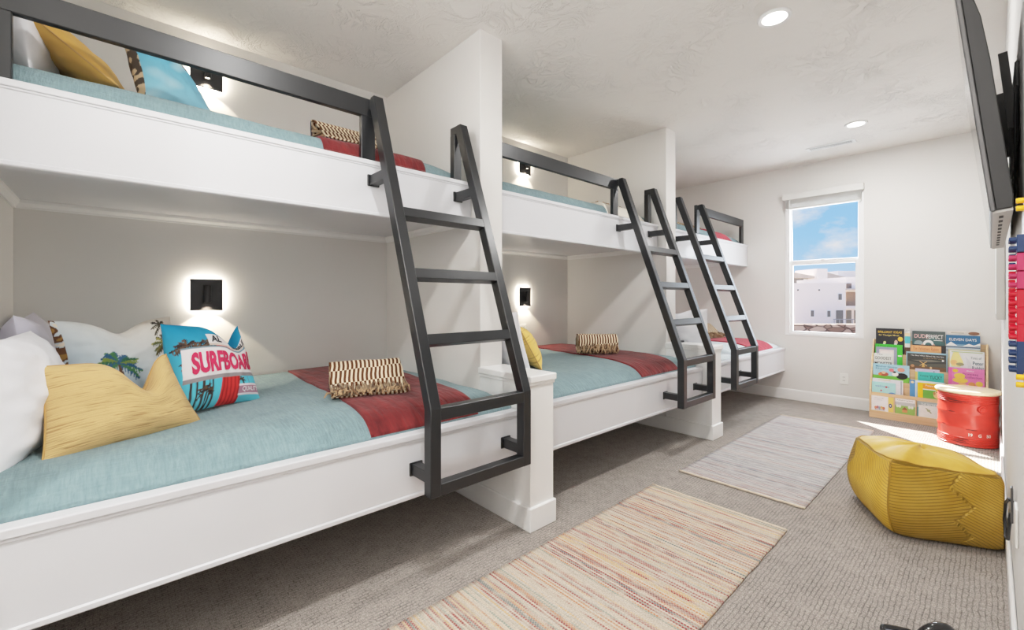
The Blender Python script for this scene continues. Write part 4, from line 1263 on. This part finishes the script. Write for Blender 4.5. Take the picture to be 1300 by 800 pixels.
def a_dude(rect, poly, disc, text):
    poly([(0, 0), (1, 0), (1, .55), (.6, .8), (.3, .5), (0, .7)], (66, 104, 104))
    text('DUDE', .28, .80, .42, .15, (236, 190, 186), .004); text('PERFECT', .69, .79, .5, .16, W_, .004)
    disc(.5, .52, .16, .14, W_); disc(.5, .46, .1, .1, (66, 104, 104)); rect(.66, .92, .64, .66, W_); disc(.2, .5, .14, .13, (140, 160, 164)); rect(.28, .72, .22, .4, R_); disc(.32, .42, .05, .08, (226, 180, 160)); disc(.66, .42, .05, .08, (226, 180, 160))
book(4, 2, -.512, -.285, .851, (78, 90, 90), 'dark grey green picture book with big pale title, middle of the top tier', a_dude)
book(4, 1, -.511, -.279, .722, (48, 44, 46), 'dark book standing behind the orange book on the top tier')
def a_orange(rect, poly, disc, text):
    rect(.02, .98, .3, .98, (238, 176, 124)); text('The Velveteen Rabbit', .5, .72, .84, .3, (196, 104, 60))
book(4, 0, -.522, -.310, .714, (232, 164, 112), 'orange picture book in front of the grey green one, top tier', a_orange)
def a_days(rect, poly, disc, text):
    rect(0, 1, .0, .62, (196, 206, 214)); rect(0, 1, .55, .62, (120, 160, 186))
    poly([(0, .55), (.15, .72), (.35, .55)], W_); poly([(.5, .55), (.68, .66), (.9, .55)], W_); poly([(.8, .58), (1, .7), (1, .58)], W_)
    rect(0, 1, .48, .52, (66, 96, 126)); rect(0, 1, .3, .4, (160, 172, 186)); text('ELEVEN DAYS', .5, .82, .8, .11, W_, .004)
book(4, 0, -.279, -.063, .827, (42, 104, 148), 'blue mountain picture book at the right end of the top tier', a_days)
def a_brown(rect, poly, disc, text):
    disc(.8, .93, .17, .06, (122, 80, 56)); rect(.1, .5, .92, .95, (170, 160, 150))
book(4, 2, -.269, -.060, .863, (220, 212, 202), 'pale cream book with a brown patch peeking above the blue mountain book', a_brown)
def a_green(rect, poly, disc, text):
    text('A World of our own', .45, .93, .7, .06, (30, 90, 40), .004); rect(.84, .98, .5, .56, W_)
book(3, 2, -.783, -.578, .709, (72, 202, 60), 'bright green book behind the lilac framed book, third shelf left', a_green)
def a_lilac(rect, poly, disc, text):
    rect(.16, .86, .04, .88, (226, 216, 214)); rect(.22, .8, .1, .8, (236, 230, 226)); poly([(.25, .5), (.5, .62), (.75, .52), (.75, .46), (.25, .44)], (84, 92, 130))
book(3, 1, -.775, -.617, .682, (158, 162, 184), 'grey lilac book with a pale framed picture in front of the green book', a_lilac)
def a_white(rect, poly, disc, text):
    text('The', .3, .93, .3, .08, K_); text('GOODEST', .48, .66, .84, .2, (50, 60, 56), .004); text('MONSTER', .5, .28, .9, .22, K_, .004)
book(3, 0, -.790, -.642, .619, (226, 230, 226), 'white book with scratchy black title, third tier at the left', a_white)
def a_mill(rect, poly, disc, text):
    rect(0, 1, 0, .26, (118, 88, 62)); poly([(0, .26), (1, .26), (1, .5), (.5, .42), (0, .55)], (92, 92, 84)); poly([(.1, .6), (.5, .52), (.95, .62), (.6, .68)], (120, 120, 110))
    text('The Boy Who Went Up the Sea', .52, .88, .86, .085, W_, .004); text('a story of the wind', .68, .76, .5, .05, (224, 190, 130))
    poly([(.38, .22), (.41, .42), (.44, .42), (.47, .22)], (214, 168, 96)); poly([(.32, .30), (.335, .28), (.53, .55), (.515, .57)], (224, 184, 120)); poly([(.53, .30), (.515, .28), (.32, .55), (.335, .57)], (224, 184, 120)); disc(.14, .26, .05, .08, (190, 140, 100)); disc(.62, .2, .03, .07, (226, 190, 140)); rect(.9, .95, .62, .72, W_)
book(3, 0, -.540, -.276, .640, (64, 66, 64), 'dark stormy windmill picture book in the middle of the third tier', a_mill)
book(3, 1, -.549, -.267, .654, (160, 198, 214), 'pale blue book showing its edge behind the dark windmill book')
def a_rabbit(rect, poly, disc, text):
    poly([(0, .5), (.1, .92), (.25, .95), (.4, .5), (.3, .3), (.05, .3)], (234, 222, 150)); disc(.12, .48, .1, .12, (236, 190, 130)); disc(.3, .42, .12, .07, (150, 150, 110)); poly([(.45, .8), (.62, .5), (.66, .1), (.56, .1), (.5, .5)], (214, 216, 220))
    text('Tales of', .76, .72, .3, .1, (110, 130, 140)); text('Peter', .82, .5, .3, .15, (50, 90, 110), .004); text('Rabbit', .82, .3, .34, .14, (50, 90, 110), .004); rect(.05, .95, .93, .96, (170, 190, 130))
book(3, 0, -.251, -.036, .691, (226, 228, 230), 'pale watercolour picture book with teal script at the right of the third tier', a_rabbit)
book(3, 1, -.262, -.060, .700, (206, 196, 150), 'cream edged book tucked behind the pale watercolour book')
def a_panda(rect, poly, disc, text):
    rect(0, 1, 0, .34, (120, 196, 70)); text('Mother Goose', .38, .86, .6, .1, (60, 120, 150), .004); text('Rhymes', .28, .72, .4, .1, (60, 120, 150), .004)
    disc(.8, .38, .16, .18, K_); disc(.62, .46, .09, .12, W_); disc(.6, .58, .05, .05, K_); disc(.3, .42, .14, .12, (170, 80, 60)); disc(.3, .5, .06, .08, (232, 190, 160)); disc(.52, .68, .07, .1, (232, 130, 140)); disc(.78, .74, .1, .12, (232, 160, 140)); disc(.2, .4, .05, .08, (220, 120, 70))
book(2, 0, -.789, -.521, .520, (168, 212, 228), 'light blue rhyme book with a black and white animal, second tier left', a_panda)
def a_yuck(rect, poly, disc, text):
    text('Yummy', .24, .70, .34, .16, K_); text('YUCKY', .70, .66, .48, .28, K_, .004); disc(.5, .14, .24, .2, (214, 172, 110)); disc(.5, .06, .2, .14, (236, 200, 140))
book(2, 0, -.461, -.287, .477, (70, 192, 182), 'turquoise book with handwritten black title, middle of the second tier', a_yuck)
def a_lav(rect, poly, disc, text):
    rect(0, .1, 0, .8, (228, 210, 120)); rect(.75, .8, .85, .9, (90, 80, 110))
book(2, 1, -.481, -.316, .504, (198, 196, 222), 'lavender book behind the turquoise book', a_lav)
def a_pinkb(rect, poly, disc, text):
    rect(0, .1, 0, 1, (226, 104, 172)); disc(.2, .86, .08, .08, Y_); text('Baby', .62, .88, .2, .07, W_); text('Princess', .62, .74, .42, .1, (150, 60, 120), .004); text('Collection', .7, .6, .46, .1, (150, 60, 120), .004)
    disc(.32, .62, .16, .14, (240, 200, 90)); disc(.34, .42, .22, .12, (240, 200, 90)); disc(.66, .26, .1, .12, (222, 150, 90)); disc(.86, .32, .1, .12, (240, 200, 90)); disc(.4, .22, .12, .1, (234, 180, 120))
book(2, 0, -.259, -.036, .541, (232, 128, 186), 'bright pink picture book at the right of the second tier above the stool', a_pinkb)
def a_teal1(rect, poly, disc, text):
    text('welcome', .45, .7, .6, .16, (120, 140, 190)); disc(.62, .66, .05, .06, R_); disc(.4, .36, .04, .06, (200, 80, 90)); disc(.86, .14, .16, .14, (90, 140, 200)); rect(0, .3, 0, .06, (70, 120, 170))
book(1, 0, -.791, -.615, .345, (172, 226, 226), 'pale turquoise picture book on the lowest rail, far left', a_teal1)
book(1, 1, -.790, -.562, .379, (226, 232, 238), 'white book standing behind the pale turquoise book', lambda rect, poly, disc, text: (rect(.2, .6, .90, .94, (220, 200, 140)), rect(.93, .95, 0, .95, (90, 100, 120))))
def a_dog(rect, poly, disc, text):
    rect(.16, 1, .1, .62, (106, 176, 70)); rect(.16, .55, .68, .94, (240, 160, 50)); text('Puppy', .36, .86, .24, .12, W_, .004); rect(.58, .84, .68, .86, (220, 226, 220)); rect(.16, .55, .62, .67, W_)
    disc(.62, .36, .15, .2, (232, 196, 140)); disc(.62, .5, .11, .13, (236, 206, 156)); disc(.62, .47, .035, .04, K_); disc(.5, .46, .04, .09, (190, 140, 90)); disc(.74, .46, .04, .09, (190, 140, 90)); disc(.57, .53, .018, .022, K_); disc(.67, .53, .018, .022, K_)
book(1, 0, -.459, -.235, .380, (246, 206, 32), 'yellow picture book with a tan puppy on the lowest rail', a_dog)
def a_bl(rect, poly, disc, text):
    rect(0, .16, 0, 1, (84, 150, 206)); disc(.08, .88, .05, .06, (240, 226, 180)); rect(.2, .24, 0, .9, (150, 190, 220)); disc(.38, .6, .06, .1, (240, 170, 60))
book(1, 1, -.515, -.277, .397, (210, 228, 238), 'white book with a blue spine behind the yellow puppy book', a_bl)
def a_w0(rect, poly, disc, text):
    text('a little good night', .45, .86, .6, .06, (130, 130, 140)); text('story to share', .4, .74, .5, .06, (130, 130, 140))
    for k, c in enumerate(((230, 150, 110), (196, 120, 130), (150, 170, 190), (236, 190, 120), (206, 130, 100))): disc(.26 + .12 * k, .2 + .03 * (k % 2), .08, .1, c)
    rect(.2, .8, .06, .09, (80, 100, 140))
book(0, 0, -.790, -.665, .214, (240, 240, 240), 'white book with a row of small animals, bottom row far left', a_w0)
book(0, 1, -.705, -.628, .212, (240, 214, 120), 'pale yellow book with a navy dot, bottom row', lambda rect, poly, disc, text: (disc(.72, .42, .16, .14, (30, 70, 120)), disc(.72, .42, .07, .06, W_)))
def a_g0(rect, poly, disc, text):
    rect(0, 1, 0, .55, (146, 190, 96)); rect(0, 1, .55, .78, (190, 196, 196)); text('A house for my friend', .5, .9, .8, .09, (90, 90, 90)); poly([(.36, .12), (.62, .12), (.62, .3), (.49, .44), (.36, .3)], (214, 150, 96)); poly([(.33, .29), (.49, .48), (.65, .29)], (150, 90, 60))
    for u in (.12, .24, .72, .86): disc(u, .5, .07, .1, (226, 234, 220))
book(0, 0, -.614, -.474, .214, (236, 238, 238), 'white book with a small house on green grass, bottom row middle', a_g0)
book(0, 1, -.460, -.215, .212, (160, 176, 176), 'grey green book at the back of the bottom row by the stool', lambda rect, poly, disc, text: (text('THE SECRET GARDEN', .5, .82, .8, .16, (226, 232, 232), .004), rect(0, .06, 0, .6, (70, 160, 170))))
book(0, 0, -.451, -.222, .179, (232, 234, 230), 'white book with thin drawn leaves in front, bottom row by the stool', lambda rect, poly, disc, text: (poly([(.2, .8), (.24, .8), (.4, .4), (.36, .38)], (150, 150, 110)), disc(.86, .3, .06, .14, (214, 190, 110)), disc(.3, .6, .05, .1, (170, 180, 140))))

# ------------------------------------------------------------------ television on the right wall
tv = thing('television', (.0, 2.29, 1.38), 'large flat black television tilted forward on the right wall, seen from its edge', 'television')
def tvp(a, z, o):            # a along the wall, z up the tilted panel, o behind the front face
    t_ = radians(6.2)
    return (-.001 - z * sin(t_) + o * cos(t_), a, 1.38 + z * cos(t_) + o * sin(t_))
def tvbox(m, a0, a1, z0, z1, o0, o1, mi=0, bev=0):
    M = Matrix.Translation((-.001, 0, 1.38)) @ Matrix.Rotation(radians(-6.2), 4, 'Y')
    return m.box(o0, o1, a0, a1, z0, z1, bev, mi, M)
tvbox(MB(), 1.690, 2.905, .0, .685, .0, .010, bev=.002).build('bezel', MT['tvgrey'], tv)
tvbox(MB(), 1.699, 2.896, .012, .676, -.0008, .0004).build('screen', MT['screen'], tv)
m = MB(); M = Matrix.Translation((-.001, 0, 1.38)) @ Matrix.Rotation(radians(-6.2), 4, 'Y')
m.prism([(.010, .002), (.040, .004), (.044, .03), (.044, .40), (.040, .52), (.026, .62), (.010, .675)], 'y', 1.694, 2.901, .002, M=M)
m.build('back_shell', MT['tvblack'], tv)
m = MB(); tvbox(m, 1.70, 2.895, -.004, .002, .004, .040); m.build('underside', MT['tvsilver'], tv)
for k in range(10):
    g_ = MB(); tvbox(g_, 1.78 + k * .1, 1.82 + k * .1, -.0055, -.0035, .016, .024); g_.build('speaker_slot', MT['slot'], tv)
mt = thing('tv_mount', (.045, 2.2, 1.62), 'black steel tilting bracket between the television and the right wall', 'bracket')
MB().box(XR - .010, XR - .001, 1.98, 2.58, 1.62, 1.86, .002).build('wall_plate', MT['tvblack'], mt)
for y in (2.05, 2.45):
    MB().bar((.047, y, 1.68), (.025, y, 1.92), .012, .02).build('tilt_arm', MT['tvblack'], mt)
MB().tube([(.050, 1.96, 1.78), (.048, 1.93, 1.66), (.049, 1.95, 1.53), (.052, 2.02, 1.47), (.053, 2.12, 1.45)], .004, 6).build('cable', MT['cable'], mt, smooth='all')

# pale framed panel on the right wall farther on
cp = thing('wall_panel', (.04, 4.1, 1.035), 'pale framed wall panel seen edge-on below the television', 'wall panel')
MB().box(.022, XR - .001, 3.80, 4.40, 1.035, 1.62, .003).build('panel_frame', MT['canvas'], cp)
MB().box(.0205, .0225, 3.83, 4.37, 1.065, 1.59).build('panel_face', MT['trim'], cp)

# ------------------------------------------------------------------ toy bricks on the right wall
bp = thing('toy_baseplate', (XR - .002, 1.5, .98), 'white studded toy building plate fixed to the right wall behind the bricks', 'toy plate')
MB().box(XR - .004, XR - .0005, 1.22, 1.72, .96, 1.37, .001).build('plate', MT['trim'], bp)
BRG = 'toy bricks on the right wall'
def brick(y0, zc, mat, label, xface=.036, w=.0372, ln=.075, st=2):
    t = thing('toy_brick', (XR - .004, y0 + ln / 2, zc - w / 2), label, 'toy brick', BRG)
    MB().box(xface, XR - .0045, y0, y0 + ln, zc - w / 2 + .0006, zc + w / 2 - .0006, .0012).build('brick_body', mat, t)
    for i in range(st):
        for j in range(2):
            c = (xface, y0 + ln * (i + .5) / st, zc + (j - .5) * w * .5)
            M_ = Matrix.Rotation(radians(-90), 4, 'Y')
            MB().lathe([(.0055, -.001), (.0055, .0095), (.0045, .0105), (0, .0105)], c, 14, M=M_).build('stud', mat, t, smooth=35)
rows = [('navybrick', 1.2665, 'navy toy brick at the top of the brick column on the right wall'),
        ('reflbrick', 1.2285, 'red toy brick, mauve reflection in its colour, second from the top of the brick column'),
        ('reflbrick', 1.1905, 'red toy brick, mauve reflection in its colour, third from the top of the brick column'),
        ('redbrick', 1.1525, 'red toy brick fourth from the top of the brick column'),
        ('redbrick', 1.1170, 'red toy brick fifth from the top of the brick column'),
        ('redbrick', 1.0815, 'red toy brick sixth from the top of the brick column'),
        ('navybrick', 1.0475, 'navy toy brick second from the bottom of the brick column'),
        ('navybrick', 1.0130, 'navy toy brick at the bottom of the brick column')]
for k, (mt_, z, lb) in enumerate(rows):
    brick(1.375, z, MT[mt_], lb)
for k in range(5):
    brick(1.46 + .01 * (k % 2), 1.2365 - k * .0375, MT['redbrick'] if k else MT['navybrick'], ('red' if k else 'navy') + ' toy brick in the rear column behind the nearest bricks, ' + ['topmost', 'second down', 'third down', 'fourth down', 'lowest'][k], xface=.0375)
brick(1.30, 1.338, MT['yellowbrick'], 'yellow toy brick above the brick column at the photo edge', xface=.044, w=.03, ln=.04, st=1)
brick(1.30, .99, MT['yellowbrick'], 'yellow toy brick below the brick column at the photo edge', xface=.044, w=.03, ln=.04, st=1)

# outlet, plug and cord low on the right wall behind the pouf
oR = thing('outlet', (XR, 2.25, .40), 'white wall outlet with a grey plug low on the right wall behind the pouf', 'outlet', 'white outlets')
MB().box(XR - .007, XR - .0005, 2.05, 2.13, .385, .505, .002).build('cover_plate', MT['outlet'], oR)
MB().box(XR - .013, XR - .007, 2.22, 2.25, .40, .52, .002).build('surge_strip', MT['tvgrey'], oR)
MB().tube([(XR - .010, 2.24, .47), (.044, 2.36, .44), (.038, 2.50, .38), (.036, 2.56, .30), (.038, 2.50, .25), (.042, 2.40, .28), (.044, 2.32, .36), (.046, 2.26, .42)], .005, 8).build('cord', MT['cable'], oR, smooth='all')

# ------------------------------------------------------------------ glossy black object cut off at the bottom edge
gx = thing('folding_frame', (-.17, 1.90, 0), "glossy black looped frame with a pale grey panel at the photo's bottom edge", 'frame')
R3 = Vector((cos(TH), sin(TH), 0)); F3 = Vector((-sin(TH), cos(TH), 0))
o = Vector((-.205, 1.865, .092))
loop = []
for k in range(40):
    a = 2 * pi * k / 40
    cx_ = abs(cos(a)) ** .35 * (1 if cos(a) > 0 else -1); cy_ = abs(sin(a)) ** .35 * (1 if sin(a) > 0 else -1)
    loop.append(o + R3 * (.058 * cx_) - F3 * (.06 - .06 * cy_) + Vector((0, 0, -.03 + .028 * cy_ - .012 * cx_)))
fr_ = MB().tube(loop, .007, 10, closed=True).build('rim', MT['gloss'], gx, smooth='all')
m = MB(); m.poly([p + Vector((0, 0, -.002)) for p in loop]); m.build('grey_panel', MT['greypanel'], gx)
arc = []
for k in range(25):
    a = pi * k / 24
    arc.append(Vector((-.125, 1.965, .012)) + R3 * (-.062 * cos(a)) + Vector((0, 0, .088 * sin(a) ** .8)) - F3 * (.02 * sin(a)))
MB().tube(arc, [.011 + .006 * sin(pi * k / 24) for k in range(25)], 12).build('loop_handle', MT['gloss'], gx, smooth='all')
MB().bar(tuple(o + R3 * .055 + Vector((0, 0, -.07))), tuple(Vector((-.185, 1.92, .012))), .02, .012).build('hinge', MT['gloss'], gx)

# ------------------------------------------------------------------ outside the window
def at(u, v, d):             # a point seen through the window at distance d along the view
    return Vector((0, 0, EYE)) + R3 * ((u - 650) / 554.1 * d) + F3 * d + Vector((0, 0, -(v - 380.73) / 554.1 * d))
def slab(m, u0, u1, v0, v1, d, depth, mi=0, drop=0):
    p = at(u0, v1, d); q = at(u1, v0, d)
    a = [p, p + R3 * (q - p).dot(R3)]
    z0, z1 = p.z - drop, q.z
    pts = [a[0], a[1], a[1] + F3 * depth, a[0] + F3 * depth]
    b = bmesh.new()
    lo = [b.verts.new((v.x, v.y, z0)) for v in pts]; hi = [b.verts.new((v.x, v.y, z1)) for v in pts]
    b.faces.new(lo); b.faces.new(hi)
    for i in range(4): b.faces.new((lo[i], lo[(i + 1) % 4], hi[(i + 1) % 4], hi[i]))
    bmesh.ops.recalc_face_normals(b, faces=b.faces)
    m.join(b, mi); return m
D = 44.0
gz = at(0, 413, D).z - 2.2
base = at(1040, 413, D)
hs = thing('house', tuple(base), 'white stucco two-storey house seen through the lower window pane', 'house', None)
slab(MB(), 1009, 1073.5, 359.5, 413, D, 9, drop=2).build('main_wall', MT['stucco'], hs)
slab(MB(), 1073.5, 1110, 352, 413, D + 2.6, 8, drop=2).build('side_wall', MT['stucco'], hs)
slab(MB(), 1072, 1112, 366.5, 368.5, D + .1, 2.6).build('porch_roof', MT['roof'], hs)
slab(MB(), 1074.5, 1110, 371, 388, D + 2.5, .08).build('balcony_recess', MT['balcony'], hs)
slab(MB(), 1073.5, 1110, 388.5, 391.5, D + .1, 2.4).build('balcony_slab', MT['stucco'], hs)
slab(MB(), 1074.5, 1110, 382.5, 388.5, D + .15, .06).build('balcony_rail', MT['balcony'], hs)
slab(MB(), 1075, 1081, 360, 366, D + 2.5, .08).build('parapet_vent', MT['balcony'], hs)
for u0, u1, v0, v1 in ((1029, 1034, 393.5, 402.5), (1050, 1055, 394, 403), (1064, 1069.5, 372.5, 381.5)):
    wq = slab(MB(), u0, u1, v0, v1, D - .06, .10).build('window', MT['trim'], hs)
    slab(MB(), u0 + .7, u1 - .7, v0 + .7, v1 - .7, D - .09, .05).build('pane', MT['darkwin'], wq)
for u0, u1 in ((1062, 1070.5), (1075, 1081), (1085.5, 1092)):
    slab(MB(), u0, u1, 394, 413, (D - .06) if u0 < 1073 else D + 2.5, .1).build('door', MT['darkwin'], hs)
for u in (1013.5, 1040.5):
    slab(MB(), u - .5, u + .5, 367.5, 369, D - .1, .1).build('wall_light', MT['slot'], hs)
m = MB(); slab(m, 1058, 1110, 405, 405.8, D - 3, .05)
for u in (1059, 1066, 1074, 1082, 1090, 1098): slab(m, u, u + .5, 405, 413, D - 3, .05)
m.build('fence_rail', MT['rail'], hs)
h2 = thing('house', tuple(at(1050, 372, 70)), 'pale roofed houses behind the white house, at the top of the lower pane', 'house', None)
slab(MB(), 1000, 1037, 352, 361, 66, 8, drop=4).build('grey_wall', MT['stuccogrey'], h2)
slab(MB(), 1020.5, 1025, 354, 360, 65.9, .08).build('window', MT['trim'], h2)
slab(MB(), 1037, 1050.5, 341, 361, 64, 5, drop=4).build('tower', MT['stucco'], h2)
slab(MB(), 1050, 1112, 352.5, 361, 68, 8, drop=4).build('rear_wall', MT['stuccogrey'], h2)
def roofpoly(name, pts, d0, d1):
    m = MB(); fr = [at(u, v, d0) for u, v in pts]; 
    bk = [p + F3 * (d1 - d0) for p in fr]
    m.poly(fr); m.poly(list(reversed(bk)))
    n = len(fr)
    for i in range(n): m.poly([fr[i], bk[i], bk[(i + 1) % n], fr[(i + 1) % n]])
    m.build(name, MT['roof'], h2)
roofpoly('roof', [(998, 353), (998, 345), (1012, 346.5), (1036, 351), (1036, 353)], 64.5, 72)
roofpoly('roof', [(1050, 353.5), (1050, 346), (1076, 352.5), (1076, 354)], 66.5, 74)
slab(MB(), 1064, 1112, 344, 356, 76, 6, drop=4).build('far_wall', MT['stucco'], h2)
sw = thing('stone_wall', tuple(at(1050, 425, 30)), 'rubble stone retaining wall below the white house, bottom of the window', 'wall')
m = MB(); slab(m, 980, 1130, 412, 440, 36, 1.2); m.build('stone_face', MT['stone'], sw)
g = MB().box(-90, 60, 12, 130, at(0, 440, 36).z - .3, at(0, 440, 36).z)
props(g.build('ground', MT['earth']), kind='structure')

# ------------------------------------------------------------------ light
wd = bpy.data.worlds.new('sky'); scene.world = wd; wd.use_nodes = True
nt = wd.node_tree; nt.nodes.clear()
out = N(nt, 'ShaderNodeOutputWorld'); bg = N(nt, 'ShaderNodeBackground')
tc = N(nt, 'ShaderNodeTexCoord')
sx = N(nt, 'ShaderNodeSeparateXYZ'); L(nt, tc.outputs['Generated'], sx.inputs[0])
grad = ramp(nt, sx.outputs['Z'], [(0.0, lin(186, 214, 250)), (0.12, lin(146, 196, 252)), (0.45, lin(92, 158, 240))])
nz = N(nt, 'ShaderNodeTexNoise'); nz.inputs['Scale'].default_value = 7.5; nz.inputs['Detail'].default_value = 7; nz.inputs['Roughness'].default_value = .55
mp = N(nt, 'ShaderNodeMapping'); mp.inputs['Scale'].default_value = (1, 1, 1.9); mp.inputs['Location'].default_value = (1.7, .35, .62)
L(nt, tc.outputs['Generated'], mp.inputs['Vector']); L(nt, mp.outputs[0], nz.inputs['Vector'])
cl = ramp(nt, nz.outputs['Fac'], [(0.50, (0, 0, 0, 1)), (0.66, (.92, .92, .92, 1))])
L(nt, mixc(nt, cl, grad, lin(240, 240, 244)), bg.inputs['Color'])
bg.inputs['Strength'].default_value = 1.25
L(nt, bg.outputs[0], out.inputs[0])

sun = bpy.data.lights.new('sun', 'SUN'); sun.energy = 30.0; sun.angle = radians(.6); sun.color = (1, .96, .9)
so = bpy.data.objects.new('sun', sun); COL.objects.link(so)
so.rotation_euler = Vector((.575, -.545, -.76)).to_track_quat('-Z', 'Y').to_euler()
so.location = (-6, 12, 9)

# added fill lamps unseen behind the camera, plus extra daylight at the window
def area(name, loc, direction, sx_, sy_, energy, color):
    la = bpy.data.lights.new(name, 'AREA'); la.shape = 'RECTANGLE'; la.size = sx_; la.size_y = sy_; la.energy = energy; la.color = color
    o_ = bpy.data.objects.new(name, la); COL.objects.link(o_); o_.location = loc
    o_.rotation_euler = Vector(direction).to_track_quat('-Z', 'Y').to_euler()
area('near_fill', (-1.2, YN + .05, 1.5), (-.1, 1, .05), 2.2, 1.8, 9, (1, .99, .985))  # added soft fill from the near end
area('upward_fill', (-.9, -1.1, 1.75), (.05, .25, 1), 1.3, 1.3, 52, (1, .995, .99))  # added fill thrown up onto the ceiling
area('window_daylight', (-1.25, YF + .16, 1.5), (0.1, -1, -.15), .66, 1.5, 28, (.86, .93, 1))

scene.view_settings.view_transform = 'Standard'
scene.view_settings.look = 'None'
scene.view_settings.exposure = 0.0; scene.view_settings.gamma = 1.0
vs = scene.view_settings; vs.use_curve_mapping = True
cm = vs.curve_mapping; cm.white_level = (2.2, 2.2, 2.2); cv_ = cm.curves[3]
for x_, y_ in ((.0455, .115), (.136, .33), (.273, .575), (.4545, .765), (.68, .90)): cv_.points.new(x_, y_)
cm.update()
scene.cycles.use_denoising = True
scene.cycles.max_bounces = 8; scene.cycles.diffuse_bounces = 5; scene.cycles.transparent_max_bounces = 12
scene.cycles.caustics_reflective = False; scene.cycles.caustics_refractive = False
scene.cycles.sample_clamp_indirect = 6.0
